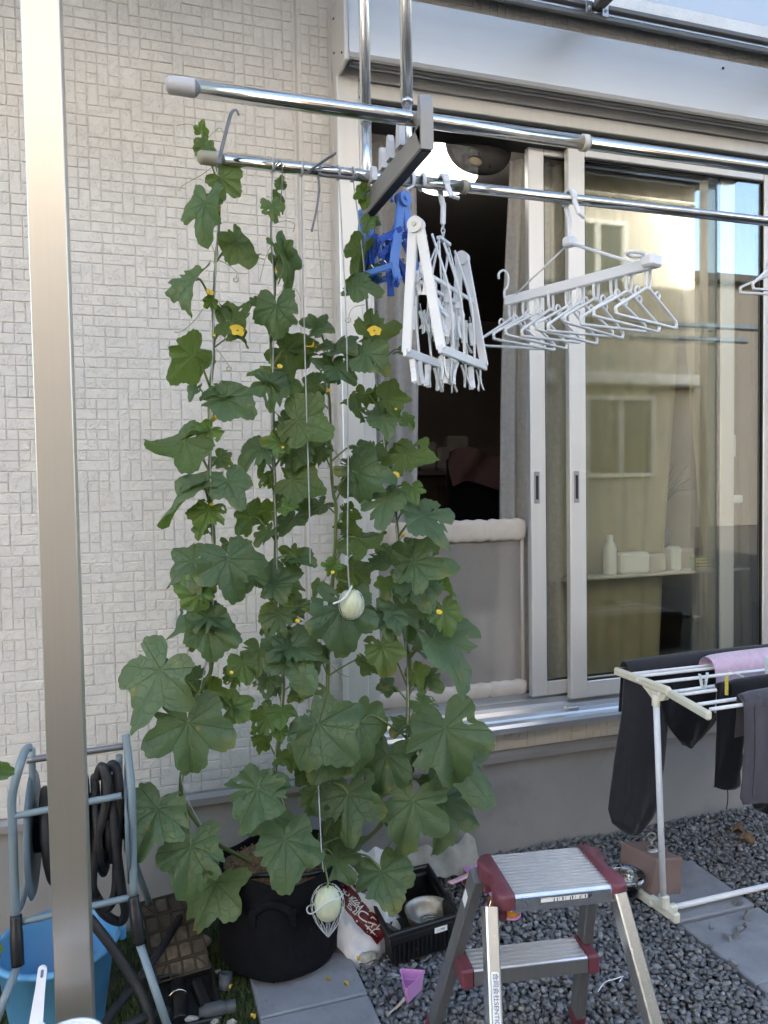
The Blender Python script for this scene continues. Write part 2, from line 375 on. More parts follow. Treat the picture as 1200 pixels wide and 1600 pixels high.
up = MB(); up.box((0, 3.55, 4.95), (12, 7, 3.25)); up.box((-3.6, 3.55, 1.6), (4.0, 6.9, 3.4)); up.box((5.2, 3.55, 1.6), (2.4, 6.9, 3.4)); up.box((1.2, 6.2, 1.6), (6, 1.6, 3.4))
up.build('house_body', M['neigh'], HOUSE)
MB().prism([(-.7, 6.5), (7.8, 6.5), (7.8, 6.7), (3.5, 8.3), (-.7, 6.7)], -6.6, 6.6, lambda u, v, w: V(w, u, v)).build('roof', M['rooftile'], HOUSE)
# room behind the window
rm = MB(); rm.add([V(-1.6, .06, .55), V(4.0, .06, .55), V(4.0, 5.4, .55), V(-1.6, 5.4, .55)], [(0, 1, 2, 3)]); tag(rm.build('room_floor', M['interior_floor']), kind='structure')
rm = MB(); rm.add([V(-1.6, .06, 2.72), V(4.0, .06, 2.72), V(4.0, 5.4, 2.72), V(-1.6, 5.4, 2.72)], [(3, 2, 1, 0)]); tag(rm.build('room_ceiling', M['interior_ceiling']), kind='structure')
rm = MB(); rm.box((1.2, 3.4, 1.6), (5.6, .06, 2.3)); rm.box((-1.55, 2.7, 1.6), (.06, 5.3, 2.3)); rm.box((3.95, 2.7, 1.6), (.06, 5.3, 2.3)); tag(rm.build('room_wall', M['interior_dark']), kind='structure')

# --- window: fixed frame
XJ0, XJ1 = .668, .770        # left jamb outer and inner edge
fr = MB(); ZT, ZB = 2.66, .555
fr.box((XJ0+.0245, -.022, 1.62), (.075, .075, 2.20), None, .003)      # outer guide post
fr.box((XJ0+.082, -.008, 1.62), (.038, .060, 2.20), None, .003)
fr.box((XJ0+.108, .03, 1.62), (.012, .11, 2.20), None, .002)
WF = fr.build('window_frame', M['alu_cream'], HOUSE)
fr = MB(); fr.box((2.535, -.022, 1.62), (.062, .075, 2.20), None, .003); fr.box((2.505, .0, 1.62), (.03, .05, 2.2), None, .003); fr.build('right_jamb', M['alu_cream'], WF)
hd = MB(); hd.box((1.615, -.030, 2.738), (1.90, .05, .045), None, .003); hd.box((1.615, -.024, 2.687), (1.90, .05, .050), None, .003); hd.build('header_trim', M['alu_cream'], WF)
MB().box((1.615, .030, 2.63), (1.87, .09, .05), None, .003).build('head_track', M['black_gap'], WF)
MB().box((1.615, -.020, 2.650), (1.87, .012, .018)).build('shutter_slot', M['black_gap'], WF)
sl = MB(); prof = [(.10, .572), (.055, .572), (.055, .585), (.048, .585), (.048, .560), (.012, .560), (.012, .574), (.005, .574), (.005, .556), (-.022, .553), (-.028, .538), (-.060, .535), (-.066, .528), (-.084, .523), (-.090, .512), (-.088, .492), (-.060, .488), (.03, .485)]
sl.prism(prof, .665, 2.57, lambda u, v, w: V(w, u, v)); SILL = sl.build('sill', M['alu_sill'], WF)
for x in (1.52, 2.28): MB().box((x, -.046, .543), (.05, .03, .016), None, .003).build('sill_block', M['alu_sill'], WF)
# shutter box
sb = MB(); prof = [(.0, 2.945), (-.145, 2.940), (-.152, 2.932), (-.156, 2.742), (-.150, 2.731), (-.135, 2.731), (-.135, 2.742), (-.03, 2.760), (.0, 2.760)]
sb.prism(prof, .672, 2.62, lambda u, v, w: V(w, u, v)); SB = sb.build('shutter_box', M['alu_box'], HOUSE)
MB().box((.664, -.074, 2.832), (.014, .168, .236), None, .004).build('end_cap', M['alu_cream'], SB)
MB().box((1.65, -.12, 2.734), (1.92, .012, .014), None, .003).build('bottom_slat', M['grey_frame'], SB)
MB().box((1.65, -.085, 2.742), (1.92, .012, .014), None, .003).build('bottom_slat', M['alu_cream'], SB)
for (y, z) in ((-.03, 2.91), (-.03, 2.80), (-.125, 2.752)):
    MB().ball((.657, y, z), .004, 8, 5).build('screw', M['black_gap'], SB)
MB().ball((2.11, -.153, 2.905), .005, 8, 5).build('screw', M['black_gap'], SB)
# sashes
M['handle_grey'] = mat('sash_pull', (.34, .33, .36), .4, .3, .04, 20)
def sash(x0, x1, y, z0, z1, ls, rs, bot, top, label):
    m = MB(); d = .030
    m.box((x0+ls/2, y, (z0+z1)/2), (ls, d, z1-z0), None, .003); m.box((x1-rs/2, y, (z0+z1)/2), (rs, d, z1-z0), None, .003)
    m.box(((x0+ls+x1-rs)/2, y, z0+bot/2), (x1-x0-ls-rs-.002, d-.004, bot), None, .003); m.box(((x0+ls+x1-rs)/2, y, z1-top/2), (x1-x0-ls-rs-.002, d-.004, top), None, .003)
    s = m.build('sash', M['alu_cream'], HOUSE); s['label'] = label
    g = MB(); g.box(((x0+ls+x1-rs)/2, y, (z0+bot+z1-top)/2), (x1-x0-ls-rs-.004, .004, z1-z0-bot-top-.004)); g.build('pane', M['glass'], s)
    gk = MB()
    for a, b, c, e in ((x0+ls, x0+ls+.004, z0+bot, z1-top), (x1-rs-.004, x1-rs, z0+bot, z1-top), (x0+ls+.004, x1-rs-.004, z0+bot, z0+bot+.005), (x0+ls+.004, x1-rs-.004, z1-top-.005, z1-top)):
        gk.box(((a+b)/2, y-.003, (c+e)/2), (b-a, .012, e-c))
    gk.build('gasket', M['black_gap'], s)
    p = MB(); p.box((x0+ls*.38, y-d/2-.0015, 1.365), (.022, .003, .118), None, .001); h = p.build('pull_handle', M['handle_grey'], s)
    MB().box((x0+ls*.38, y-d/2-.0035, 1.365), (.011, .002, .088), None, .0008).build('finger_recess', M['black_gap'], s)
    return s
SO = sash(1.536, 2.50, -.004, .566, 2.625, .070, .062, .062, .045, 'outer sash standing closed at the right')
SI = sash(1.392, 2.325, .032, .578, 2.628, .064, .070, .055, .045, 'inner sash slid behind the outer one')
# crescent lock and chain on the inner sash
lk = MB(); lk.box((2.36, .05, 1.30), (.06, .03, .035), None, .006); lk.box((2.345, .045, 1.52), (.012, .02, .09), None, .004); lk.build('crescent_lock', M['white_plastic'], SI)

# --- terrace roof on its posts
TER = thing('terrace_roof', (-.13, -1.1, 0), 'aluminium terrace roof with a pale wide post in front of the wall', 'terrace roof')
def poly_panel():
    m, nt, out = newmat('milky_polycarbonate'); d = nd(nt, 'ShaderNodeBsdfDiffuse'); d.inputs[0].default_value = (.85, .86, .86, 1); t = nd(nt, 'ShaderNodeBsdfTranslucent'); t.inputs[0].default_value = (.95, .96, .96, 1)
    mx = nd(nt, 'ShaderNodeMixShader'); mx.inputs[0].default_value = .75; nt.links.new(d.outputs[0], mx.inputs[1]); nt.links.new(t.outputs[0], mx.inputs[2]); tp = nd(nt, 'ShaderNodeBsdfTransparent'); m3 = nd(nt, 'ShaderNodeMixShader'); m3.inputs[0].default_value = .12; nt.links.new(mx.outputs[0], m3.inputs[1]); nt.links.new(tp.outputs[0], m3.inputs[2]); nt.links.new(m3.outputs[0], out.inputs[0]); return m
M['poly'] = poly_panel()
MB().box((-.1285, -1.0625, 1.53), (.0600, .075, 3.05), None, .0015).build('post', M['alu_post'], TER)
MB().box((3.1, -1.0625, 1.53), (.0635, .075, 3.05), None, .004).build('post', M['alu_post'], TER)
MB().box((1.5, -1.0625, 3.095), (3.6, .075, .07), None, .005).build('front_beam', M['dark_frame'], TER)
lg = MB(); lg.prism([(-.004, 3.098), (-.062, 3.050), (-.072, 3.040), (-.082, 3.044), (-.082, 3.056), (-.06, 3.060), (-.06, 3.082), (-.078, 3.086), (-.078, 3.100), (-.004, 3.104)], -1.3, 3.4, lambda u, v, w: V(w, u, v)); LG = lg.build('ledger', M['grey_frame'], TER)
MB().box((1.05, -.066, 3.070), (4.7, .010, .010), None, .002).build('ledger_lip', M['alu'], LG)
zr = lambda y: 3.155+.03*y
for x in (-.128, .58, 1.615, 2.65): MB().bar((x, -.10, zr(-.10)-.048), (x, -1.02, zr(-1.02)-.048), .045, .075, (0, 0, 1), .004).build('rafter', M['dark_frame'], TER)
for y in (-.50, -.85): MB().bar((-1.3, y, zr(y)-.018), (3.4, y, zr(y)-.018), .03, .028, (0, 0, 1), .003).build('purlin', M['dark_frame'], TER)
for x0, x1 in ((-1.3, -.135), (-.121, .573), (.587, 1.608), (1.622, 2.643), (2.657, 3.4)):
    MB().bar(((x0+x1)/2, -.06, zr(-.06)+.006), ((x0+x1)/2, -1.25, zr(-1.25)+.006), x1-x0, .005, (0, 0, 1)).build('roof_panel', M['poly'], TER)
for sx in (-.034, .034):
    MB().box((1.615+sx, -.088, 3.072), (.026, .004, .045), None, .001).build('rafter_bracket', M['alu'], TER); MB().ball((1.615+sx, -.092, 3.070), .006, 8, 5).build('bolt', M['alu'], TER)
# ================================================================ GROUND COVER
import bmesh
pv = thing('paving', (.9, -.6, 0), None, None); tag(pv, kind='structure')
def slab(x0, x1, y0, y1, tilt=0, dz=0):
    MB().box(((x0+x1)/2, (y0+y1)/2, -.012+dz), (x1-x0, y1-y0, .055), Matrix.Rotation(tilt, 3, 'X') @ rotz(random.uniform(-.006, .006)), .004).build('paving_slab', M['slab'], pv)
for y in (-.272, .028): slab(.266, .558, y-.298, y-.003, random.uniform(-.006, .006))
for y in (-.575, -.878, -1.181): slab(.266, .558, y-.298, y-.003, random.uniform(-.006, .006))
for k, y in enumerate((-.272, -.585, -.888, -1.19)): slab(1.568, 1.866, y-.302, y-.003, (.01, -.006, .004, 0)[k], (.0, -.002, .001, 0)[k])

M['gravel_floor'] = mat('gravel_bed', (.035, .036, .038), .95, 0, .3, 60, .5, 80)
gb = MB(); gb.grid(lambda u, v: V(.555+4.0*u, -3.2+3.2*v, -.012), 4, 4, False); tag(gb.build('gravel_bed', M['gravel_floor']), kind='structure')
def stone_bases(n, pts, seed):
    rd = random.Random(seed); out = []
    for k in range(n):
        bm = bmesh.new(); s = (rd.uniform(.85, 1.3), rd.uniform(.7, 1.0), rd.uniform(.55, .85))
        for i in range(pts):
            z = rd.uniform(-1, 1); a = rd.uniform(0, 6.283); q = math.sqrt(1-z*z); bm.verts.new((q*math.cos(a)*s[0], q*math.sin(a)*s[1], z*s[2]))
        r = bmesh.ops.convex_hull(bm, input=bm.verts); bmesh.ops.delete(bm, geom=list({g for g in r['geom_interior']+r['geom_unused'] if isinstance(g, bmesh.types.BMVert)}), context='VERTS')
        bm.verts.index_update(); bmesh.ops.triangulate(bm, faces=bm.faces)
        out.append((np.array([v.co[:] for v in bm.verts]), np.array([[v.index for v in f.verts] for f in bm.faces]))); bm.free()
    return out
def rand_rots(n, rng):
    q = rng.normal(size=(n, 4)); q /= np.linalg.norm(q, axis=1)[:, None]; w, x, y, z = q.T
    return np.stack([1-2*(y*y+z*z), 2*(x*y-z*w), 2*(x*z+y*w), 2*(x*y+z*w), 1-2*(x*x+z*z), 2*(y*z-x*w), 2*(x*z-y*w), 2*(y*z+x*w), 1-2*(x*x+y*y)], 1).reshape(n, 3, 3)
def scatter(name, bases, pos, size, tone, m, rng):
    n = len(pos); k = rng.integers(0, len(bases), n); Rm = rand_rots(n, rng); vs = []; fs = []; tn = []; o = 0
    for b, (bv, bf) in enumerate(bases):
        ix = np.where(k == b)[0]
        if not len(ix): continue
        P = np.einsum('nij,vj->nvi', Rm[ix], bv)*size[ix][:, None, None]; P[:, :, 2] *= .8; P += pos[ix][:, None, :]
        vs.append(P.reshape(-1, 3)); F = bf[None]+(np.arange(len(ix))*len(bv))[:, None, None]+o; fs.append(F.reshape(-1, 3)); tn.append(np.repeat(tone[ix], len(bv))); o += len(ix)*len(bv)
    vs = np.concatenate(vs); fs = np.concatenate(fs); me = bpy.data.meshes.new(name)
    me.vertices.add(len(vs)); me.vertices.foreach_set('co', vs.ravel()); me.loops.add(fs.size); me.loops.foreach_set('vertex_index', fs.ravel().astype(np.int32))
    me.polygons.add(len(fs)); me.polygons.foreach_set('loop_start', np.arange(0, fs.size, 3, dtype=np.int32)); me.update(calc_edges=True); me.validate()
    at = me.attributes.new('tone', 'FLOAT', 'POINT'); at.data.foreach_set('value', np.concatenate(tn).astype(np.float32))
    me.materials.append(m); ob = bpy.data.objects.new(name, me); COL.objects.link(ob); return ob
def stone_mat(name, dark, mid, light):
    m, nt, out = newmat(name); b = nd(nt, 'ShaderNodeBsdfPrincipled'); nt.links.new(b.outputs[0], out.inputs[0])
    a = nd(nt, 'ShaderNodeAttribute', attribute_name='tone'); P = pos_n(nt)
    n = noise_n(nt, 130, 5, P, .7); f = math_n(nt, 'ADD', math_n(nt, 'MULTIPLY', a.outputs['Fac'], .72), math_n(nt, 'MULTIPLY', n, .3))
    r = nd(nt, 'ShaderNodeValToRGB'); e = r.color_ramp.elements; e[0].position = .12; e[0].color = (*dark, 1); e[1].position = .9; e[1].color = (*light, 1); x = e.new(.5); x.color = (*mid, 1)
    nt.links.new(f, r.inputs[0]); nt.links.new(r.outputs[0], b.inputs['Base Color']); b.inputs['Roughness'].default_value = .62
    bp = nd(nt, 'ShaderNodeBump'); bp.inputs['Strength'].default_value = .35; bp.inputs['Distance'].default_value = .001; nt.links.new(noise_n(nt, 420, 4, P, .7), bp.inputs['Height']); nt.links.new(bp.outputs[0], b.inputs['Normal']); return m
M['gravel'] = stone_mat('crushed_gravel', (.085, .086, .089), (.170, .172, .176), (.34, .34, .337))
GB = stone_bases(36, 15, 5)
def gravel_pts():
    pts = []
    for layer, (sp, z0) in enumerate(((.0150, -.004), (.0170, .007))):
        xs = np.arange(.56, 3.1, sp); ys = np.arange(-1.75, -.003, sp); X, Y = np.meshgrid(xs, ys); X = X.ravel()+RNG.uniform(-.5, .5, X.size)*sp; Y = Y.ravel()+RNG.uniform(-.5, .5, Y.size)*sp
        keep = ~((X > 1.556) & (X < 1.878) & (Y < -.262)) & (X > .566) & (Y < -.006)
        keep &= ~((X > .675) & (X < .885) & (Y > -.46) & (Y < -.17) & (layer == 1))
        X, Y = X[keep], Y[keep]
        hump = .006*np.sin(X*9+1)*np.cos(Y*7)+np.where(Y > -.12, (.12+Y)*.12, 0)
        pts.append(np.stack([X, Y, z0+hump+RNG.uniform(-.004, .004, X.size)], 1))
    return np.concatenate(pts)
gp = gravel_pts(); sz = RNG.uniform(.0075, .0138, len(gp))*np.where(RNG.random(len(gp)) < .08, 1.25, 1)
tag(scatter('gravel', GB, gp, sz, RNG.beta(2.2, 2.6, len(gp)), M['gravel'], RNG), 'dark grey crushed gravel covering the ground beside the house', 'gravel', kind='stuff')
# a few stones kicked onto the right-hand slabs: each one can be counted
for k, (px, py, s) in enumerate(((1151, 1411, .019), (1168, 1434, .018), (1164, 1446, .012), (1156, 1451, .017), (1111, 1448, .014), (1151, 1462, .016), (1136, 1465, .018), (1108, 1477, .010), (1146, 1506, .017), (1092, 1487, .011))):
    p = atZ(px, py, .018); bv, bf = GB[k]; rr = Euler((k, k*2.1, k*.7)).to_matrix()
    o = MB().add([rr @ Vector(v)*s+p for v in bv], [tuple(int(i) for i in f) for f in bf]).build('loose_stone', M['gravel'])
    at = o.data.attributes.new('tone', 'FLOAT', 'POINT'); at.data.foreach_set('value', [.25+.05*k]*len(o.data.vertices))
    tag(o, ('loose grey stone lying farthest back on the right slabs', 'largest of the loose stones in the row of four on the middle right slab', 'smallest stone of the row of four on the middle right slab', 'loose stone third in the row of four on the middle right slab', 'single loose stone at the joint between two right slabs', 'loose stone right of the speckled one on the right slab', 'speckled loose stone left end of the row on the right slab', 'tiny loose stone near the left edge of the right slab', 'loose stone lying alone nearest the viewer on the right slab', 'small stone on the left rim of the right slab')[k], 'stone', 'loose stones on the slabs')

# lawn at the left
M['lawn_soil'] = mat('lawn_soil', (.030, .034, .018), .95, 0, .3, 30, .4, 80)
lb = MB(); lb.grid(lambda u, v: V(-3.4+3.66*u, -3.2+3.19*v, -.010), 4, 4, False); tag(lb.build('lawn', M['lawn_soil']), kind='structure')
def grass():
    n = 70000; x = RNG.uniform(-1.1, .262, n); y = RNG.uniform(-1.35, -.02, n)
    keep = ~((x > -.03) & (x < .165) & (y > -.52) & (y < -.27)); 
    keep &= RNG.random(n) < np.clip(.35+.9*(np.sin(x*17+3)*np.cos(y*13)+.6), .25, 1); x, y = x[keep], y[keep]; n = len(x)
    h = RNG.uniform(.012, .034, n); a = RNG.uniform(0, 6.283, n); ln = RNG.uniform(.1, .9, n)*h; w = RNG.uniform(.0006, .0013, n); b = RNG.uniform(0, 6.283, n)
    base = np.stack([x, y, np.full(n, -.010)], 1); dx = np.stack([np.cos(b)*w, np.sin(b)*w, 0*w], 1); mid = base+np.stack([np.cos(a)*ln*.35, np.sin(a)*ln*.35, h*.6], 1); tip = base+np.stack([np.cos(a)*ln, np.sin(a)*ln, h], 1)
    vs = np.stack([base-dx, base+dx, mid+dx*.7, mid-dx*.7, tip], 1).reshape(-1, 3); o = np.arange(n)*5
    tri = np.concatenate([np.stack([o, o+1, o+2], 1), np.stack([o, o+2, o+3], 1), np.stack([o+3, o+2, o+4], 1)])
    me = bpy.data.meshes.new('grass'); me.vertices.add(len(vs)); me.vertices.foreach_set('co', vs.ravel()); me.loops.add(tri.size); me.loops.foreach_set('vertex_index', tri.ravel().astype(np.int32))
    me.polygons.add(len(tri)); me.polygons.foreach_set('loop_start', np.arange(0, tri.size, 3, dtype=np.int32)); me.update(calc_edges=True)
    at = me.attributes.new('tone', 'FLOAT', 'POINT'); at.data.foreach_set('value', np.repeat(RNG.random(n), 5).astype(np.float32))
    m, nt, out = newmat('lawn_grass'); bs = nd(nt, 'ShaderNodeBsdfPrincipled'); nt.links.new(bs.outputs[0], out.inputs[0]); a_ = nd(nt, 'ShaderNodeAttribute', attribute_name='tone')
    nt.links.new(ramp(nt, a_.outputs['Fac'], (.040, .080, .018), (.13, .16, .05)), bs.inputs['Base Color']); bs.inputs['Roughness'].default_value = .6
    me.materials.append(m); o = bpy.data.objects.new('grass', me); COL.objects.link(o); return tag(o, 'short patchy green lawn grass left of the slab', 'grass', kind='stuff')
grass()
# ================================================================ MELON PLANTS
POLE_Z, POLE_Y1, POLE_Y2 = 2.15, -.676, -.987      # inner and outer clothes pole
POT = V(.37, -.30, 0)
def leaf_material():
    m, nt, out = newmat('melon_leaf'); uv = nd(nt, 'ShaderNodeUVMap'); sp = nd(nt, 'ShaderNodeSeparateXYZ'); nt.links.new(uv.outputs[0], sp.inputs[0])
    ax = math_n(nt, 'ABSOLUTE', sp.outputs[0]); y = sp.outputs[1]; vein = None
    for a, w in ((0, .020), (37, .016), (74, .015), (118, .013)):
        sa, ca = math.sin(R(a)), math.cos(R(a))
        al = math_n(nt, 'ADD', math_n(nt, 'MULTIPLY', ax, sa), math_n(nt, 'MULTIPLY', y, ca)); pe = math_n(nt, 'ABSOLUTE', math_n(nt, 'SUBTRACT', math_n(nt, 'MULTIPLY', ax, ca), math_n(nt, 'MULTIPLY', y, sa)))
        ww = math_n(nt, 'MULTIPLY', math_n(nt, 'SUBTRACT', 1.05, al), w)
        k = math_n(nt, 'MULTIPLY', math_n(nt, 'SMOOTH_MAX', math_n(nt, 'SUBTRACT', 1.0, math_n(nt, 'DIVIDE', pe, ww)), 0.0, .05), math_n(nt, 'GREATER_THAN', al, 0.0))
        vein = k if vein is None else math_n(nt, 'MAXIMUM', vein, k)
    vo = nd(nt, 'ShaderNodeTexVoronoi', feature='DISTANCE_TO_EDGE'); vo.inputs['Scale'].default_value = 6.5
    ds = nd(nt, 'ShaderNodeVectorMath', operation='ADD'); nn = nd(nt, 'ShaderNodeTexNoise'); nn.inputs['Scale'].default_value = 5; nt.links.new(uv.outputs[0], nn.inputs['Vector'])
    sc = nd(nt, 'ShaderNodeVectorMath', operation='SCALE'); nt.links.new(nn.outputs['Color'], sc.inputs[0]); sc.inputs['Scale'].default_value = .15
    nt.links.new(uv.outputs[0], ds.inputs[0]); nt.links.new(sc.outputs[0], ds.inputs[1]); nt.links.new(ds.outputs[0], vo.inputs['Vector'])
    net = nd(nt, 'ShaderNodeMapRange'); nt.links.new(vo.outputs['Distance'], net.inputs['Value']); net.inputs['From Min'].default_value = 0; net.inputs['From Max'].default_value = .05; net.inputs['To Min'].default_value = .5; net.inputs['To Max'].default_value = 0
    veins = math_n(nt, 'MAXIMUM', vein, net.outputs[0])
    oi = nd(nt, 'ShaderNodeObjectInfo'); oc = nd(nt, 'ShaderNodeSeparateColor'); nt.links.new(oi.outputs['Color'], oc.inputs[0]); age = oc.outputs[0]
    P = pos_n(nt); n1 = noise_n(nt, 14, 3, P); n2 = noise_n(nt, 70, 4, P, .6)
    def mix(a, b, f):
        x = nd(nt, 'ShaderNodeMix', data_type='RGBA')
        for s, v in (('A', a), ('B', b), ('Factor', f)):
            if isinstance(v, tuple): x.inputs[s].default_value = (*v, 1)
            elif isinstance(v, (int, float)): x.inputs[s].default_value = v
            else: nt.links.new(v, x.inputs[s])
        return x.outputs['Result']
    old = ramp(nt, math_n(nt, 'ADD', math_n(nt, 'MULTIPLY', n1, .7), math_n(nt, 'MULTIPLY', oi.outputs['Random'], .35)), (.056, .104, .054), (.130, .190, .088), .28, .78)
    up = mix(old, (.125, .235, .040), age); up = mix(up, (.17, .25, .10), math_n(nt, 'MULTIPLY', veins, .42))
    # pale mildew specks and a few yellow spots
    wh = nd(nt, 'ShaderNodeTexVoronoi'); wh.inputs['Scale'].default_value = 230; nt.links.new(P, wh.inputs['Vector'])
    spk = math_n(nt, 'MULTIPLY', math_n(nt, 'LESS_THAN', wh.outputs['Distance'], .16), ramp(nt, noise_n(nt, 9, 2, P), (0, 0, 0), (1, 1, 1), .50, .62)); up = mix(up, (.42, .46, .38), math_n(nt, 'MULTIPLY', spk, .55))
    up = mix(up, (.33, .27, .06), math_n(nt, 'MULTIPLY', ramp(nt, noise_n(nt, 26, 2, P), (0, 0, 0), (1, 1, 1), .70, .76), .6))
    ln = nd(nt, 'ShaderNodeVectorMath', operation='LENGTH'); nt.links.new(uv.outputs[0], ln.inputs[0]); edge = nd(nt, 'ShaderNodeMapRange'); nt.links.new(ln.outputs['Value'], edge.inputs['Value']); edge.inputs['From Min'].default_value = .52; edge.inputs['From Max'].default_value = .9
    up = mix(up, (.30, .27, .07), math_n(nt, 'MULTIPLY', edge.outputs[0], ramp(nt, noise_n(nt, 11, 3, P), (0, 0, 0), (.75, .75, .75), .55, .68)))
    un = mix((.085, .135, .038), (.15, .22, .05), age); un = mix(un, (.24, .30, .12), math_n(nt, 'MULTIPLY', veins, .8))
    ge = nd(nt, 'ShaderNodeNewGeometry'); col = mix(up, un, ge.outputs['Backfacing'])
    b = nd(nt, 'ShaderNodeBsdfPrincipled'); nt.links.new(col, b.inputs['Base Color']); b.inputs['Roughness'].default_value = .46; b.inputs['Specular IOR Level'].default_value = .5
    h = math_n(nt, 'ADD', math_n(nt, 'MULTIPLY', veins, -.8), math_n(nt, 'MULTIPLY', n2, .5)); bp = nd(nt, 'ShaderNodeBump'); bp.inputs['Strength'].default_value = .9; bp.inputs['Distance'].default_value = .003; nt.links.new(h, bp.inputs['Height']); nt.links.new(bp.outputs[0], b.inputs['Normal'])
    tr = nd(nt, 'ShaderNodeBsdfTranslucent'); nt.links.new(mix((.17, .30, .04), (.34, .46, .05), age), tr.inputs[0]); mx = nd(nt, 'ShaderNodeMixShader'); mx.inputs[0].default_value = .30
    nt.links.new(b.outputs[0], mx.inputs[1]); nt.links.new(tr.outputs[0], mx.inputs[2]); nt.links.new(mx.outputs[0], out.inputs[0]); return m
M['leaf'] = leaf_material()
M['stem'] = mat('melon_stem', (.135, .19, .065), .55, 0, .25, 25, .3, 300, col2=(.20, .25, .095))
M['old_stem'] = mat('melon_stem_base', (.20, .20, .12), .65, 0, .2, 30, .3, 250)
M['petal'] = mat('melon_petal', (.80, .56, .05), .5, 0, .12, 90)
M['fruit'] = mat('young_melon_skin', (.60, .64, .38), .38, 0, .10, 16, .15, 60, col2=(.72, .74, .52))
M['twine'] = mat('white_twine', (.50, .51, .54), .5, 0, .2, 60, .4, 400)
M['tape'] = mat('grey_plastic_tape', (.17, .175, .185), .3, 0, .2, 40, .5, 200)
OUT0 = [(0, 1.0), (9, .94), (20, .82), (33, .70), (45, .71), (58, .75), (67, .75), (80, .68), (96, .60), (112, .61), (127, .61), (142, .54), (156, .41), (168, .25), (176, .13), (180, .07)]
OUTD = [(0, 1.03), (10, .95), (20, .78), (33, .47), (44, .66), (54, .78), (66, .80), (77, .74), (96, .43), (109, .57), (122, .61), (140, .58), (156, .43), (168, .27), (176, .14), (180, .07)]
def leaf_mesh(name, rd, depth, fold, curl, ecurl, wave, holes=0, asym=0.0):
    NT, NR = 84, 7; th = np.linspace(-180, 180, NT, endpoint=False)
    a = np.abs(th); r = np.interp(a, [p[0] for p in OUT0], [p[1] for p in OUT0])*(1-depth)+np.interp(a, [p[0] for p in OUTD], [p[1] for p in OUTD])*depth
    r = r*(1+np.where(th > 0, asym, -asym)*np.clip(a/60, 0, 1)); teeth = np.abs(((th*84/360/3) % 1.0)-.5)*2; jt = [rd.uniform(-.13, .13) for _ in range(13)]+[0]; jt[-1] = jt[0]; r = r*(1+np.interp(th, np.linspace(-180, 180, 14), jt)); r = r*(1-.055*teeth*np.clip((172-a)/30, 0, 1)+np.array([rd.uniform(-.025, .025) for _ in th]))
    for _ in range(holes):                            # chewed bites in the margin
        k = rd.randrange(NT); r[k] *= rd.uniform(.6, .8); r[(k+1) % NT] *= rd.uniform(.75, .9)
    tr = np.radians(th); ph = rd.uniform(0, 6.28); ph2 = rd.uniform(0, 6.28); vs = [(0, 0, 0)]; uv = [(0, 0)]
    va = np.radians([0, 37, -37, 74, -74, 118, -118])
    for i in range(1, NR+1):
        q = (i/NR)**.9
        for k in range(NT):
            x, y = r[k]*q*math.sin(tr[k]), r[k]*q*math.cos(tr[k]); rr = r[k]*q
            dv = min(abs(math.sin(tr[k]-v))*rr if math.cos(tr[k]-v) > 0 else 9 for v in va)
            z = .045*min(dv/.16, 1)**.8*min(1, rr*2) + fold*abs(x) - ecurl*x*x*1.1 + wave*rr*rr*(.6*math.sin(3*tr[k]+ph)+.6*math.sin(5*tr[k]+ph2)+.35*math.sin(9*tr[k]+ph))
            # bend the tip along an arc
            if abs(curl) > 1e-3:
                an = curl*max(y, -.35); s_ = math.sin(an)/curl if abs(an) > 1e-6 else y
                yy = (math.sin(an)/curl) if y > -.35 else y; zz = z*math.cos(an)-(1-math.cos(an))/curl; yo = yy+z*math.sin(an)
                z, y2 = zz, yo
            else: y2 = y
            vs.append((x, y2, z)); uv.append((x, y))
    fs = [(0, 1+(k+1) % NT, 1+k) for k in range(NT)]
    for i in range(NR-1):
        for k in range(NT):
            A = 1+i*NT+k; B = 1+i*NT+(k+1) % NT; fs.append((A, B, B+NT, A+NT))
    fs = [tuple(f) if len(f) == 4 else (f[0], f[1], f[2]) for f in fs]
    # drop the wedge that would bridge the basal sinus
    fs = [f for f in fs if not all((j-1) % NT in (0, NT-1) for j in f if j > 0)]
    if holes >= 4:                                    # eaten holes in old leaves
        for _ in range(rd.choice((1, 1, 2))):
            i0, k0 = rd.randrange(2, NR-2), rd.randrange(NT); ban = {((1+i0*NT+(k0+q) % NT)) for q in range(rd.choice((2, 3, 4)))}
            fs = [f for f in fs if f[0] not in ban or len(f) == 3]
    return vs, uv, fs
def stem_y(py): return -.660+(py-265)/(1290-265)*.33 if py > 265 else -.660
VINE = {1: [(314, 196), (318, 222), (331, 258), (338, 285), (343, 333), (338, 393), (335, 443), (333, 493), (334, 553), (329, 600), (327, 640), (328, 717), (327, 745), (329, 787), (334, 850), (334, 904), (326, 975), (330, 1045), (313, 1077), (298, 1130), (287, 1190), (283, 1240), (300, 1275), (330, 1310), (352, 1335)],
        2: [(439, 280), (431, 303), (424, 347), (425, 393), (430, 443), (426, 490), (423, 537), (426, 583), (427, 660), (428, 720), (430, 787), (431, 846), (430, 930), (437, 977), (441, 1030), (442, 1080), (437, 1150), (430, 1199), (436, 1235), (447, 1266), (456, 1292), (448, 1325)],
        3: [(497, 505), (505, 530), (514, 560), (512, 588), (516, 642), (516, 699), (520, 765), (525, 795), (523, 860), (518, 930), (512, 993), (512, 1070), (508, 1150), (505, 1220), (512, 1290), (500, 1340)],
        4: [(566, 290), (577, 347), (570, 387), (570, 443), (575, 493), (579, 535), (585, 570), (591, 610), (599, 650), (601, 699), (611, 735), (617, 790), (621, 830), (628, 890), (630, 947), (633, 997), (640, 1037), (637, 1097), (638, 1130), (633, 1177), (630, 1220), (598, 1284), (562, 1318), (520, 1345)]}
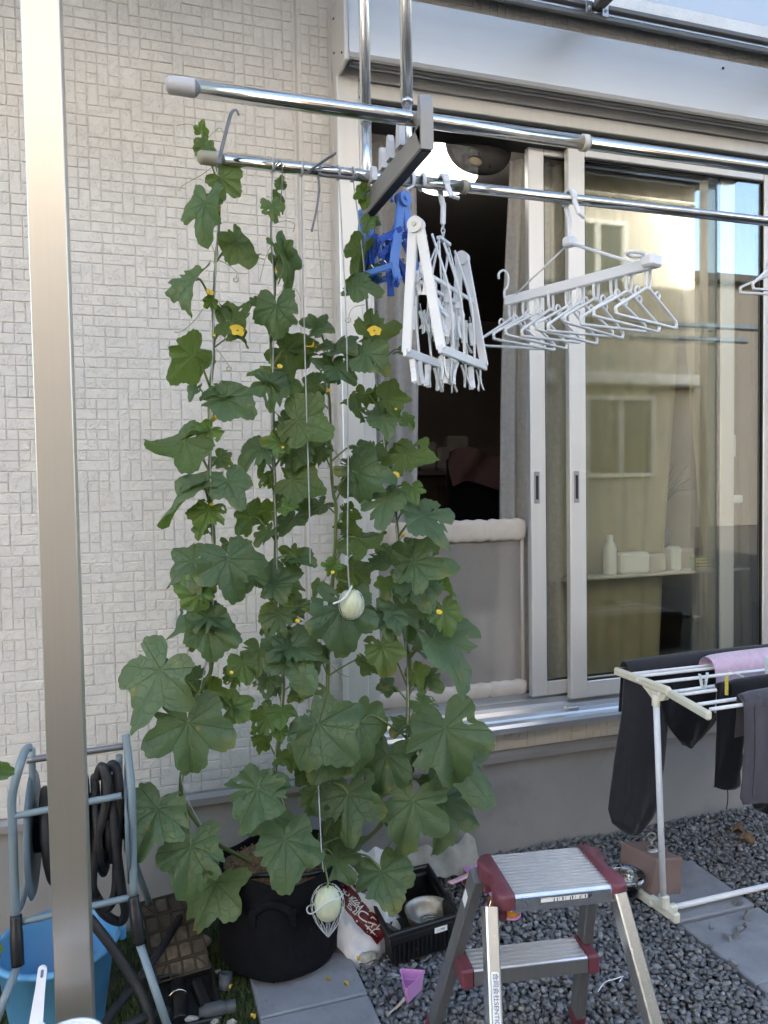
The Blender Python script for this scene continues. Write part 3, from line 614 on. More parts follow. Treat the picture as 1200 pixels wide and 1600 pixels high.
VLAB = {1: 'leftmost melon vine climbing its string beside the wide aluminium post', 2: 'second melon vine from the left on the white tiled wall', 3: 'shorter melon vine bearing the upper melon beside the window frame', 4: 'rightmost melon vine spreading its leaves in front of the open window'}
PLANT = {}; STEMP = {}
for k, pl in VINE.items():
    base = V(POT.x+(.0, -.08, .03, .07, .10)[k], POT.y+(0, .02, .05, .07, .02)[k], .285)
    PLANT[k] = thing('melon_plant', base, VLAB[k], 'melon plant', 'melon vines trained up strings from the black pot')
    pts = [atY(x, y, stem_y(y)+.006*math.sin(y*.05+k)) for x, y in pl]; pts[-1] = V(pts[-1].x, base.y, max(pts[-1].z, .27))
    sp = spline(pts, 6); n = len(sp); rs = [.0018+.0042*min(1, (i/n)*1.5)+.0006*math.sin(i*1.7) for i in range(n)]; sp.append(base); rs.append(.0065)
    STEMP[k] = [(proj(p)[1], p) for p in sp]; MB().tube(sp, rs, 8).build('stem', M['stem'], PLANT[k])
def stem_at(k, py): return min(STEMP[k], key=lambda q: abs(q[0]-py))[1]
LEAVES = [
 # vine, junction, tip, true length (all measured on the photograph), roll, age, side, depth offset, lobe depth, y on the stem
 (1, 314, 206, 316, 187, 24, 20, .9, 'f', 0, .2, 225), (1, 320, 228, 294, 241, 30, 10, .15, 'f', -.02, .2, 250), (1, 324, 230, 344, 238, 22, 40, .2, 'f', .01, .2, 255),
 (1, 346, 278, 386, 314, 52, -25, .25, 'u', -.02, .25, 300), (1, 336, 284, 319, 281, 20, 30, .2, 'u', .02, .2, 300), (1, 321, 317, 299, 384, 78, 38, .1, 'f', -.05, .6, 335), (1, 326, 316, 352, 311, 28, 25, .15, 'f', -.03, .2, 335),
 (1, 371, 378, 402, 434, 62, -52, .15, 'u', -.02, .3, 407), (1, 368, 378, 343, 362, 34, 60, .1, 'f', .01, .3, 407), (1, 306, 437, 263, 489, 78, 58, .05, 'f', -.06, .35, 473), (1, 331, 470, 316, 487, 22, 10, .9, 'f', -.02, .2, 480),
 (1, 361, 503, 414, 518, 66, -40, .12, 'u', -.03, .3, 538), (1, 352, 497, 340, 470, 34, 45, .12, 'u', .0, .3, 538), (1, 372, 527, 396, 538, 28, 60, .35, 'u', -.03, .2, 545), (1, 303, 556, 248, 603, 76, 22, .2, 'u', -.05, .3, 604),
 (1, 353, 622, 412, 652, 76, 18, .05, 'f', -.06, .2, 672), (1, 352, 621, 312, 607, 48, 62, .05, 'f', -.03, .3, 672), (1, 343, 618, 338, 632, 22, 10, .8, 'f', .02, .2, 640), (1, 288, 688, 222, 722, 80, -58, .08, 'u', -.06, .4, 738), (1, 293, 686, 330, 658, 50, 60, .08, 'f', -.02, .3, 738),
 (1, 328, 672, 304, 700, 40, 10, .75, 'f', -.04, .2, 680), (1, 356, 752, 381, 802, 66, 8, .04, 'f', -.08, .55, 790), (1, 318, 764, 216, 806, 104, 60, .08, 'f', -.03, .2, 795), (1, 327, 797, 299, 838, 54, 15, .62, 'f', -.05, .15, 815),
 (1, 356, 873, 377, 955, 90, 6, .03, 'f', -.10, .8, 906), (1, 302, 876, 226, 918, 80, 42, .03, 'f', -.02, .5, 925), (1, 313, 929, 264, 908, 56, -12, .6, 'f', -.07, .1, 945), (1, 318, 925, 334, 936, 24, 20, .75, 'f', -.08, .2, 950),
 (1, 324, 963, 257, 971, 72, 52, .05, 'f', -.05, .2, 985), (1, 323, 980, 338, 1048, 72, 18, .05, 'f', -.07, .15, 990), (1, 331, 966, 354, 1018, 54, 64, .05, 'f', -.03, .4, 985), (1, 312, 985, 288, 998, 26, 20, .5, 'f', -.02, .2, 1000),
 (1, 252, 1047, 203, 1147, 108, 30, .03, 'f', -.06, .85, 1084), (1, 254, 1047, 287, 1034, 36, 40, .05, 'f', -.04, .2, 1084), (1, 294, 1129, 308, 1235, 108, 4, .03, 'f', -.10, .85, 1078), (1, 362, 1106, 402, 1088, 46, 12, .45, 'f', -.04, .25, 1078), (1, 364, 1102, 366, 1120, 28, 10, .4, 'f', -.03, .2, 1078),
 (1, 246, 1264, 217, 1342, 90, 6, .10, 'f', -.12, .35, 1242), (1, 298, 1322, 293, 1412, 94, 4, .10, 'f', -.14, .55, 1260), (1, 338, 1380, 302, 1462, 88, 14, .18, 'f', -.10, .45, 1300),
 (2, 438, 290, 441, 272, 18, 10, .8, 'f', 0, .2, 300), (2, 436, 286, 452, 294, 16, 20, .6, 'f', -.01, .2, 300), (2, 425, 321, 432, 350, 36, 8, .35, 'f', -.03, .6, 335), (2, 430, 314, 450, 334, 30, 62, .25, 'u', .0, .3, 335),
 (2, 440, 397, 474, 460, 74, 50, .12, 'f', -.04, .55, 410), (2, 443, 393, 456, 374, 30, 30, .15, 'f', -.03, .2, 410), (2, 434, 405, 458, 449, 56, 45, .1, 'u', .01, .5, 415), (2, 432, 478, 431, 541, 70, 4, .06, 'f', -.06, .35, 500), (2, 445, 548, 512, 585, 76, -40, .08, 'f', -.01, .4, 574),
 (2, 423, 598, 430, 652, 60, 10, .06, 'f', -.05, .5, 615), (2, 421, 597, 384, 569, 48, 50, .12, 'f', -.03, .2, 615), (2, 427, 597, 463, 602, 40, 60, .1, 'f', -.02, .3, 615), (2, 464, 658, 537, 683, 84, -22, .18, 'u', -.07, .25, 690), (2, 440, 692, 404, 690, 40, 20, .7, 'f', -.05, .4, 700),
 (2, 413, 699, 358, 722, 68, 40, .08, 'f', -.03, .35, 735), (2, 462, 696, 441, 754, 66, 24, .03, 'f', -.01, .2, 730), (2, 458, 751, 520, 776, 70, -32, .15, 'u', -.04, .2, 778), (2, 455, 768, 489, 806, 56, -30, .06, 'u', .02, .3, 800), (2, 445, 790, 467, 792, 30, 20, .75, 'f', -.06, .3, 800), (2, 425, 752, 412, 748, 22, 10, .8, 'f', .01, .2, 760),
 (2, 459, 808, 437, 838, 52, 30, .04, 'f', .01, .4, 845), (2, 394, 809, 352, 842, 60, 35, .05, 'u', .0, .4, 846), (2, 464, 872, 498, 876, 44, 55, .2, 'f', -.02, .2, 880), (2, 462, 868, 436, 853, 36, 20, .45, 'u', -.01, .3, 880), (2, 427, 915, 450, 941, 46, 20, .04, 'f', -.04, .4, 930), (2, 429, 912, 470, 884, 54, 30, .06, 'f', -.03, .5, 930), (2, 424, 914, 402, 892, 42, 40, .06, 'f', -.02, .4, 930), (2, 437, 944, 477, 974, 52, -20, .5, 'u', -.01, .3, 955),
 (2, 436, 960, 408, 1000, 52, 30, .08, 'f', -.03, .2, 975), (2, 451, 1015, 487, 1083, 84, 14, .03, 'f', -.09, .55, 1040), (2, 449, 1013, 415, 1030, 52, 20, .03, 'f', -.10, .3, 1040), (2, 453, 1010, 515, 1020, 70, 52, .04, 'f', -.08, .2, 1040), (2, 446, 1010, 440, 985, 38, 20, .1, 'f', -.07, .2, 1040), (2, 380, 1035, 392, 1074, 44, 14, .55, 'f', -.03, .15, 1050), (2, 405, 1015, 402, 1060, 48, 20, .2, 'f', -.02, .1, 1050), (2, 366, 1050, 372, 1085, 36, 30, .3, 'f', .0, .2, 1065), (2, 418, 1058, 412, 1092, 40, 30, .1, 'f', .0, .2, 1065),
 (2, 440, 1110, 441, 1136, 42, 4, .55, 'f', -.05, .2, 1140), (2, 416, 1122, 390, 1152, 40, 14, .7, 'f', -.03, .7, 1140), (2, 437, 1142, 441, 1162, 26, 10, .7, 'f', -.06, .3, 1150), (2, 438, 1184, 467, 1182, 30, 40, .6, 'f', -.02, .4, 1190), (2, 403, 1232, 371, 1300, 86, 10, .10, 'f', -.12, .1, 1205), (2, 408, 1228, 445, 1218, 46, 26, .10, 'f', -.11, .1, 1205), (2, 445, 1312, 452, 1392, 88, 2, .12, 'f', -.16, .35, 1285), (2, 427, 1272, 388, 1302, 62, 20, .12, 'f', -.06, .2, 1270), (2, 432, 1300, 424, 1336, 44, 20, .15, 'f', -.02, .2, 1290),
 (3, 495, 513, 521, 504, 42, 40, .08, 'f', -.02, .4, 537), (3, 493, 511, 470, 498, 34, 40, .08, 'f', -.01, .3, 537), (3, 527, 547, 559, 540, 56, 55, .06, 'f', -.03, .2, 580), (3, 524, 546, 492, 530, 42, 62, .06, 'f', -.01, .2, 580), (3, 527, 575, 561, 597, 52, 20, .05, 'f', -.07, .15, 600), (3, 521, 580, 486, 556, 50, 34, .06, 'f', -.04, .4, 595), (3, 484, 537, 490, 552, 24, 10, .85, 'f', .02, .3, 555), (3, 478, 680, 505, 692, 36, 20, .05, 'f', .0, .2, 700),
 (3, 557, 738, 612, 752, 76, -20, .03, 'f', -.05, .35, 770), (3, 556, 735, 524, 722, 46, 40, .04, 'f', -.03, .3, 770), (3, 560, 698, 580, 712, 36, 40, .08, 'f', -.02, .3, 720), (3, 557, 840, 619, 854, 72, -52, .12, 'u', -.04, .3, 874), (3, 553, 838, 526, 812, 44, 58, .08, 'u', -.02, .2, 874), (3, 549, 888, 582, 926, 56, -24, .12, 'u', .01, .2, 900), (3, 519, 887, 500, 878, 30, 20, .75, 'f', -.04, .3, 900), (3, 521, 887, 536, 884, 26, 30, .7, 'f', -.05, .3, 900),
 (3, 534, 950, 543, 1046, 100, 20, .06, 'f', -.10, .25, 1036), (3, 524, 965, 498, 975, 44, 20, .12, 'f', -.08, .2, 1036), (3, 563, 955, 580, 986, 44, 34, .12, 'f', -.01, .1, 1000), (3, 574, 1036, 570, 1062, 40, 20, .5, 'u', .0, .2, 1060), (3, 498, 1132, 566, 1203, 104, -10, .05, 'f', -.12, .3, 1170), (3, 499, 1134, 507, 1195, 60, 20, .06, 'f', -.11, .2, 1170), (3, 510, 1176, 486, 1228, 66, 14, .08, 'f', -.04, .1, 1190), (3, 544, 1240, 541, 1326, 90, 14, .08, 'f', -.06, .6, 1225), (3, 520, 1252, 482, 1268, 52, 20, .12, 'f', .02, .2, 1270), (3, 515, 1300, 520, 1338, 40, 30, .1, 'f', .03, .2, 1310),
 (4, 566, 300, 571, 282, 22, 10, .8, 'f', -.01, .3, 312), (4, 566, 303, 553, 308, 22, 20, .6, 'f', -.02, .3, 315), (4, 570, 312, 566, 328, 18, 10, .8, 'f', -.02, .2, 325), (4, 577, 345, 567, 364, 24, 20, .5, 'f', -.03, .2, 360), (4, 580, 346, 596, 348, 22, 40, .3, 'f', -.01, .2, 360), (4, 566, 390, 544, 446, 62, 34, .2, 'u', -.01, .3, 405), (4, 556, 444, 598, 452, 52, 20, .06, 'f', -.06, .2, 455), (4, 552, 444, 532, 462, 30, 60, .15, 'u', -.03, .2, 455), (4, 586, 430, 592, 404, 34, 62, .12, 'u', .0, .2, 445),
 (4, 580, 524, 624, 504, 66, -10, .22, 'u', -.02, .75, 545), (4, 577, 525, 553, 527, 36, 30, .22, 'u', .0, .4, 545), (4, 572, 552, 612, 582, 66, 14, .05, 'f', -.08, .15, 575), (4, 628, 548, 651, 547, 28, 62, .1, 'f', -.05, .4, 575), (4, 566, 552, 548, 546, 30, 40, .06, 'f', -.07, .2, 575), (4, 604, 625, 654, 629, 58, -14, .18, 'u', -.04, .35, 648), (4, 600, 624, 568, 614, 40, 40, .12, 'u', .01, .3, 648), (4, 599, 654, 613, 681, 52, 20, .05, 'f', -.07, .4, 660), (4, 596, 654, 567, 646, 38, 26, .06, 'f', -.06, .3, 660), (4, 620, 645, 634, 664, 36, 40, .15, 'u', -.02, .3, 660), (4, 560, 640, 533, 613, 46, 48, .08, 'f', -.02, .2, 665),
 (4, 632, 711, 692, 730, 70, -46, .2, 'u', -.04, .25, 742), (4, 628, 710, 606, 700, 32, 60, .15, 'u', .0, .2, 742), (4, 644, 762, 651, 787, 36, 20, .75, 'f', -.04, .4, 760), (4, 603, 781, 592, 830, 66, 6, .04, 'f', -.09, .6, 805), (4, 606, 779, 640, 772, 40, 30, .05, 'f', -.08, .3, 805), (4, 662, 805, 712, 864, 86, 34, .06, 'f', -.08, .35, 842), (4, 658, 804, 637, 796, 30, 30, .15, 'f', -.06, .15, 842), (4, 648, 879, 722, 894, 86, 16, .05, 'f', -.09, .45, 910), (4, 646, 876, 614, 852, 52, 20, .08, 'f', -.07, .3, 910), (4, 656, 900, 664, 968, 74, 16, .08, 'f', -.05, .15, 925),
 (4, 690, 915, 722, 926, 44, 55, .3, 'u', -.03, .2, 935), (4, 603, 910, 604, 938, 32, 20, .55, 'f', -.02, .3, 930), (4, 628, 920, 634, 940, 30, 20, .1, 'f', -.05, .2, 935), (4, 615, 900, 640, 908, 34, 30, .5, 'f', .01, .4, 925), (4, 606, 958, 616, 998, 54, 10, .03, 'f', -.08, .3, 990), (4, 622, 950, 667, 1004, 74, 44, .05, 'f', -.06, .15, 990), (4, 692, 952, 705, 998, 52, 16, .5, 'f', -.08, .15, 1000), (4, 676, 1000, 748, 1062, 108, 54, .06, 'f', -.06, .3, 1030), (4, 597, 1010, 610, 1062, 56, 6, .42, 'f', -.08, .15, 1074), (4, 648, 1050, 668, 1080, 38, 30, .5, 'u', -.02, .5, 1060),
 (4, 695, 1138, 720, 1243, 108, 10, .05, 'f', -.10, .8, 1132), (4, 562, 1130, 588, 1222, 98, 44, .06, 'f', -.08, .3, 1150), (4, 604, 1180, 580, 1254, 78, 16, .08, 'f', -.04, .2, 1190), (4, 638, 1130, 612, 1142, 46, 40, .06, 'f', .0, .2, 1150), (4, 702, 1172, 770, 1256, 110, 30, .05, 'f', -.05, .7, 1160), (4, 700, 1176, 672, 1212, 48, 20, .05, 'f', -.04, .2, 1160), (4, 640, 1182, 662, 1194, 34, 20, .4, 'u', -.02, .4, 1190), (4, 655, 1148, 660, 1166, 34, 40, .1, 'f', .0, .3, 1160), (4, 646, 1252, 617, 1353, 106, -6, .06, 'f', -.12, .65, 1205), (4, 690, 1250, 694, 1338, 94, 34, .06, 'f', -.05, .75, 1215), (4, 596, 1268, 614, 1284, 34, 30, .08, 'f', .0, .3, 1280), (4, 524, 1342, 552, 1377, 56, 14, .12, 'f', -.08, .4, 1330), (4, 548, 1318, 562, 1332, 40, 20, .12, 'f', -.05, .3, 1330), (4, 597, 1362, 622, 1422, 76, 8, .10, 'f', -.12, .5, 1335),
]
rdL = random.Random(31)
for vn_, n_, lo, hi in ((1, 11, 560, 1180), (2, 24, 480, 1240), (3, 24, 600, 1300), (4, 20, 620, 1280)):      # smaller side-shoot leaves between the large ones
    for i_ in range(n_):
        py_ = lo+(hi-lo)*(i_+rdL.random())/n_; S_ = proj(stem_at(vn_, py_)); sd_ = rdL.choice((-1, 1)); q_ = rdL.uniform(24, 46); jx_ = S_[0]+sd_*rdL.uniform(8, 34); jy_ = py_-rdL.uniform(0, 26); an_ = rdL.uniform(.1, 1.5)*sd_
        LEAVES.append((vn_, jx_, jy_, jx_+q_*.9*math.sin(an_), jy_+q_*.9*math.cos(an_), q_, rdL.uniform(5, 55), rdL.choice((.05, .1, .2, .45, .7)), rdL.choice('ffu'), rdL.uniform(-.04, .05), .3, py_+10))
for (vn, jx, jy, tx, ty, s, roll, age, side, dy, dep, ay) in LEAVES:
    Y = stem_y(jy)+dy; J = atY(jx, jy, Y); t = proj(J)[2]; L = s*t/CF
    rd_ = ray(jx, jy).normalized(); rt = _r-rd_*_r.dot(rd_); rt.normalize(); upv = rt.cross(rd_)
    obs = math.hypot(tx-jx, ty-jy); d2 = (rt*(tx-jx)-upv*(ty-jy)).normalized(); c = min(1.0, obs/s*1.03); tl = math.acos(c)
    toward = -rd_
    Yax = (d2*math.cos(tl)+toward*math.sin(tl)*(1 if side == 'f' or ty > jy else -1)).normalized()
    Z0 = toward if side == 'f' else -toward
    Zax = (Z0-Yax*Z0.dot(Yax)).normalized(); Xax = Yax.cross(Zax)
    ro = R(roll+(14 if jy < 820 and s > 40 else 0))*(1 if tx >= jx else -1)*(1 if side == 'f' else -1); Xa = Xax*math.cos(ro)+Zax*math.sin(ro); Za = Xa.cross(Yax)
    curl = (rdL.uniform(.2, .8) if abs(roll) < 40 else rdL.uniform(.6, 1.3))+(.2 if jy < 700 else 0)
    vs, uv, fs = leaf_mesh('leaf', rdL, min(.85, max(0, dep*.8+rdL.uniform(-.10, .18))), rdL.uniform(.0, .22)+(.30 if abs(roll) >= 50 else 0), curl, rdL.uniform(.0, .30), rdL.uniform(.08, .20), 4 if rdL.random() < .5 else 1, rdL.uniform(-.08, .08))
    Lx = L*(.90 if jy > 900 else .84)
    mb = MB(); W = [J+Xa*(p[0]*Lx)+Yax*(p[1]*Lx)+Za*(p[2]*Lx) for p in vs]; mb.add(W, fs, True); mb.uv = uv
    lf = mb.build('leaf', M['leaf'], PLANT[vn]); lf.color = (min(1, age+(.16*max(0, (760-jy)/500))), 0, 0, 1)
    S = stem_at(vn, ay); D = J-S; q = D.length
    out = V(D.x, D.y, 0); pm = [S, S+D*.35+V(0, 0, .10*q)+toward*.05*q, S+D*.75+V(0, 0, .16*q), J-Za*.001]
    rp = .0013+.011*L; MB().tube(spline(pm, 5), [rp*(1.25-.35*i/15) for i in range(16)], 7).build('petiole', M['stem'], lf)
# flowers
def flower(vn, px, py, r, openness=.6, dy=-.03):
    r *= 1.08; dy -= .03
    c = atY(px, py, stem_y(py)+dy); mb = MB(); ax = (CAM-c).normalized()*.7+V(rdL.uniform(-.4, .4), 0, .6); ax.normalize(); x = ax.orthogonal().normalized(); y = ax.cross(x)
    for k in range(5):
        a = k*1.2566+rdL.uniform(-.15, .15); d = x*math.cos(a)+y*math.sin(a); w = ax.cross(d)
        vs = []; fs = []
        for i in range(5):
            u = i/4; wd = r*.46*math.sin(math.pi*(.12+.80*u))*1.1; ct = d*(r*(.1+.95*u**.9)*openness**.5)+ax*(r*(.75*u*(1.15-openness)-.25*u*u))
            for j in (-1, 0, 1): vs.append(c+ct+w*(wd*j)+ax*(r*(.10*j*j+rdL.uniform(-.03, .03))))
        for i in range(4):
            for j in range(2): fs.append((i*3+j, i*3+j+1, i*3+j+4, i*3+j+3))
        mb.add(vs, fs, True)
    f = mb.build('flower', M['petal'], PLANT[vn])
    MB().tube([c-ax*r*.9, c-ax*r*.35, c+ax*r*.05], [r*.10, r*.22, r*.18], 8).build('calyx', M['stem'], f)
    S = stem_at(vn, py+8); MB().tube(spline([S, (S+c)/2+V(0, 0, .004), c-ax*r*.85], 4), .0011, 6).build('flower_stalk', M['stem'], f)
for a in ((1, 371, 517, .019, .8, -.05), (1, 341, 328, .011, .45), (1, 327, 458, .012, .5, -.04), (1, 334, 525, .006, .3), (1, 335, 655, .010, .35), (1, 331, 789, .008, .35), (3, 483, 539, .016, .55, .0), (3, 513, 612, .010, .3), (4, 585, 517, .017, .9, -.05), (4, 618, 743, .013, .6, -.05), (2, 430, 425, .007, .3), (2, 437, 573, .008, .6), (2, 442, 700, .006, .3), (2, 465, 971, .009, .4, -.05), (3, 520, 895, .007, .4, -.08), (4, 686, 957, .010, .6, -.1), (4, 630, 836, .008, .4), (1, 318, 973, .006, .3), (4, 643, 1018, .006, .3), (2, 361, 1052, .008, .3), (4, 618, 640, .006, .4, -.05)): flower(*a)
# tendrils
def tendril(vn, pts, curlend=True, dy=-.03):
    P = [atY(x, y, stem_y(y)+dy) for x, y in pts]; P = spline(P, 6)
    if curlend:
        e = P[-1]; r0 = .007; d = (P[-1]-P[-2]).normalized()
        for k in range(1, 22): a = k*.6; P.append(e+V(r0*math.sin(a)*(1-k/40), .0012*k, -r0*(1-math.cos(a))*(1-k/40)))
    MB().tube(P, .00075, 5).build('tendril', M['stem'], PLANT[vn])
for vn, pts, ce in ((1, [(330, 262), (312, 275), (288, 288), (279, 298)], False), (1, [(320, 215), (300, 195), (277, 196)], False), (1, [(325, 215), (343, 200), (352, 214)], False), (1, [(338, 345), (328, 370), (335, 395), (334, 412)], False), (1, [(340, 405), (358, 415), (370, 425), (369, 432)], True), (1, [(318, 482), (300, 505), (283, 518), (272, 519)], False), (1, [(338, 545), (350, 560), (358, 572)], True),
                    (2, [(426, 380), (416, 400), (408, 430), (406, 440)], False), (2, [(428, 350), (445, 345), (460, 350), (458, 362)], False), (2, [(432, 462), (445, 452), (462, 452), (470, 470)], False), (4, [(570, 476), (553, 480), (546, 490), (545, 496)], True), (2, [(430, 735), (414, 720), (408, 716)], True), (3, [(522, 870), (508, 905), (505, 925)], True), (2, [(448, 1245), (465, 1248), (470, 1250)], True), (3, [(525, 785), (505, 797), (495, 803)], False), (3, [(518, 1040), (530, 1052), (545, 1058)], False), (4, [(640, 1130), (626, 1140), (622, 1152)], False), (4, [(578, 350), (588, 345), (597, 352)], False), (2, [(432, 1085), (415, 1105), (400, 1118)], False), (3, [(524, 705), (537, 730), (540, 728)], True)): tendril(vn, pts, ce)
# fruits
def melon(vn, px, py, rw, rh, dy, stalk):
    c = atY(px, py, stem_y(py)+dy); mb = MB(); n = 28; prof = [(max(.0005, rw*math.sin(math.pi*i/14)**.85), -rh*math.cos(math.pi*i/14)) for i in range(15)]
    mb.lathe(prof, c, n); f = mb.build('melon', M['fruit'], PLANT[vn])
    MB().tube(spline([c+V(0, 0, rh*.93), c+V(.002, 0, rh+.015), stalk], 5), .0026, 7).build('fruit_stalk', M['stem'], f)
    return c
c1 = melon(3, 549, 944, .0300, .038, -.105, atY(527, 905, stem_y(905)-.03)); c2 = melon(4, 512, 1412, .037, .046, -.22, atY(507, 1352, stem_y(1352)-.16))
# nets that carry the fruits
M['net'] = mat('white_net_cord', (.74, .75, .76), .6, 0, .05, 40)
def net(c, rw, rh, tail, label, ring):
    t = thing('fruit_net', c-V(0, 0, rh), label, 'fruit net', 'nets holding the hanging melons'); mb = MB(); N = 14
    for sgn in (1, -1):
        for k in range(N):
            pts = []
            for i in range(13):
                u = i/12; ph = -math.pi/2+u*math.pi*.86; a = 2*math.pi*k/N+sgn*u*1.1; q = math.cos(ph)*1.06+.06; pts.append(c+V(rw*q*math.cos(a), rw*q*math.sin(a), rh*1.05*math.sin(ph)-tail*(1-u)**4))
            mb.tube(pts, .00050, 4, cap=False)
    mb.build('net_bag', M['net'], t)
    if ring:
        pts = [c+V(rw*1.15*math.cos(a)-.012, rw*1.15*math.sin(a)-.01, rh*.25+.026*math.sin(a+2.4)+.006*math.sin(3*a)) for a in np.linspace(0, 6.283, 36, endpoint=False)]
        MB().tube(pts, .0020, 7, closed=True).build('drawstring', M['net'], t)
    else: MB().tube(spline([c+V(-.055, -.02, .008), c+V(-.03, -.025, .018), c+V(-.008, -.02, rh+.004), c+V(.0, -.005, rh+.010)], 6), .0028, 7).build('drawstring', M['net'], t)
net(c1, .031, .039, .0, 'white net round the small melon hanging before the window frame', False); net(c2, .041, .050, .040, 'white drawstring net round the melon hanging in front of the black pot', True)
# ================================================================ CLOTHES POLES, BRACKET, STRINGS
M['cap_grey'] = mat('grey_plastic_cap', (.52, .52, .54), .45, 0, .05, 20)
M['cap_beige'] = mat('aged_beige_cap', (.36, .34, .25), .5, 0, .1, 30)
M['ivory'] = mat('ivory_plastic', (.66, .63, .54), .4, 0, .04, 20)
def clothes_pole(y, xl, ring_x, r1, r2, capm, ringm, label):
    t = thing('clothes_pole', (1.5, y, POLE_Z-.016), label, 'clothes pole', 'steel clothes poles on the bracket')
    MB().tube([(xl+.045, y, POLE_Z), (ring_x, y, POLE_Z)], r1, 20).build('tube', M['steel'], t); MB().tube([(ring_x, y, POLE_Z), (3.3, y, POLE_Z)], r2, 20).build('tube', M['steel'], t)
    rx = Matrix.Rotation(math.pi/2, 3, 'Y')
    MB().lathe([(.0005, -.05), (.010, -.049), (.0155, -.043), (r1+.0012, -.032), (r1+.0022, 0), (r1+.0022, .004), (r1-.001, .004)], (xl+.05, y, POLE_Z), 20, rx).build('end_cap', capm, t)
    MB().tube([(xl+.008, y-.014, POLE_Z+.004), (xl+.008, y+.014, POLE_Z+.004)], .0022, 8).build('cap_hole', M['black_gap'], t)
    MB().lathe([(r2, -.007), (r1+.003, -.007), (r1+.003, .007), (r2, .007)], (ring_x, y, POLE_Z), 20, rx).build('ring', ringm, t)
    return t
xl2 = atY(258, 131, POLE_Y2).x; xl1 = atY(308, 246, POLE_Y1).x
clothes_pole(POLE_Y2, xl2, atY(913, 228, POLE_Y2).x, .0152, .0142, M['cap_grey'], M['ivory'], 'upper shiny steel clothes pole with a grey rounded end cap')
clothes_pole(POLE_Y1, xl1, atY(725, 289, POLE_Y1).x, .0146, .0136, M['cap_beige'], M['cap_beige'], 'lower steel clothes pole with aged beige end cap carrying the strings and hangers')
BR = thing('pole_bracket', (.58, -.80, 2.07), 'grey bracket arm hung on two pipes holding both clothes poles', 'bracket')
bx = .586
MB().box((bx, -.805, 2.102), (.028, .43, .052), None, .003).build('arm', M['grey_frame'], BR)
MB().box((bx, -.805, 2.0745), (.022, .425, .004), None, .001).build('arm_underside', M['black_gap'], BR)
MB().prism([(-1.022, 2.076), (-1.022, 2.155), (-1.016, 2.188), (-1.006, 2.188), (-1.004, 2.166), (-.992, 2.134), (-.985, 2.128)], bx-.014, bx+.014, lambda u, v, w: V(w, u-.0005, v)).build('arm_hook', M['grey_frame'], BR)
M['clear_grey'] = mat('translucent_grey_plastic', (.55, .56, .58), .35, 0, .05, 20)
for y, h in ((-.90, .062), (-.83, .055), (-.775, .050), (-.70, .036), (-.645, .040)):
    MB().prism([(y-.013, 2.1285), (y-.011, 2.128+h*.7), (y-.004, 2.128+h), (y+.006, 2.128+h), (y+.012, 2.128+h*.6), (y+.014, 2.1285)], bx-.021, bx-.008, lambda u, v, w: V(w, u, v)).build('stop_fin', M['clear_grey'], BR)
for (px, py, y, zs) in ((571, 150, -.655, 2.29), (635, 100, -.885, 2.235)):
    x = atY(px, py, y).x
    p = MB().tube([(x, y, zs), (x, y, 3.09)], .0135, 18).build('hanger_pipe', M['alu'], BR); MB().tube([(x, y, 2.10), (x, y, zs+.004)], .0112, 18).build('pipe_sleeve', M['alu'], p); MB().tube([(x, y, zs-.003), (x, y, zs+.004)], .0142, 18).build('pipe_collar', M['alu'], p)
MB().box((.583, -.77, 3.085), (.06, .34, .012), None, .002).build('mounting_plate', M['alu'], BR)
# strings
def string(pts, label, w=.0016, group='white strings tied to the lower pole'):
    P = [atY(x, y, stem_y(y)+d) for x, y, d in pts]; m = MB().tube(spline(P, 6), w, 6)
    k = P[0]; m.tube([V(k.x+(i % 3-1)*.0022, POLE_Y1+.0175*math.cos(i*.6), POLE_Z+.0175*math.sin(i*.6)) for i in range(30)], w*.8, 5)
    tag(m.build('support_string', M['twine']), label, 'string', group)
string([(340, 262, -.02), (341, 330, -.012), (336, 450, -.01), (332, 560, -.01), (328, 700, -.012), (333, 880, -.01), (328, 1000, -.01), (290, 1180, -.01), (286, 1230, -.01), (316, 1292, -.02), (340, 1330, -.02)], 'white string followed by the leftmost vine', .0016)
string([(426, 266, -.02), (424, 350, -.01), (428, 460, -.012), (426, 640, -.012), (430, 800, -.012), (436, 980, -.012), (441, 1080, -.01), (430, 1200, -.01), (455, 1290, -.01)], 'white string followed by the second vine from the left', .0016)
string([(471, 272, -.02), (473, 420, -.04), (479, 640, -.08), (484, 820, -.10), (485, 900, -.04), (490, 1085, -.02), (497, 1215, -.07), (499, 1260, -.14), (503, 1340, -.2), (506, 1362, -.2)], 'long free string reaching down to the melon before the pot', .0016)
string([(498, 276, -.02), (496, 330, -.01), (503, 450, .0), (508, 560, -.006), (514, 650, -.01)], 'thin string ending in the short vine between the two long strings', .0011)
string([(529, 268, -.02), (535, 380, -.05), (541, 500, -.08), (544, 700, -.09), (543, 860, -.10), (546, 921, -.10)], 'long string reaching down to the small upper melon', .0016)
string([(551, 276, -.02), (561, 350, -.02), (570, 430, -.012), (577, 500, -.01), (590, 610, -.01), (601, 700, -.012), (620, 830, -.01), (633, 990, -.012), (638, 1100, -.012), (634, 1200, -.01)], 'slanting string followed by the rightmost vine', .0016)
def tape(pts, w, label, ys):
    P = [atY(x, y, ys) for x, y in pts]; o = MB().tube(spline(P, 6), w, 8, flat=(.6, -.3, .5)).build('tape_tail', M['tape']); tag(o, label, 'tape', 'loose grey tape ends on the lower pole')
tape([(342, 256), (346, 235), (356, 195), (362, 176), (369, 172), (373, 180)], .0048, 'grey tape end standing up from the left end of the lower pole', -.705)
tape([(478, 271), (490, 262), (508, 250), (524, 240)], .0085, 'twisted grey tape end pointing right above the lower pole', -.705)
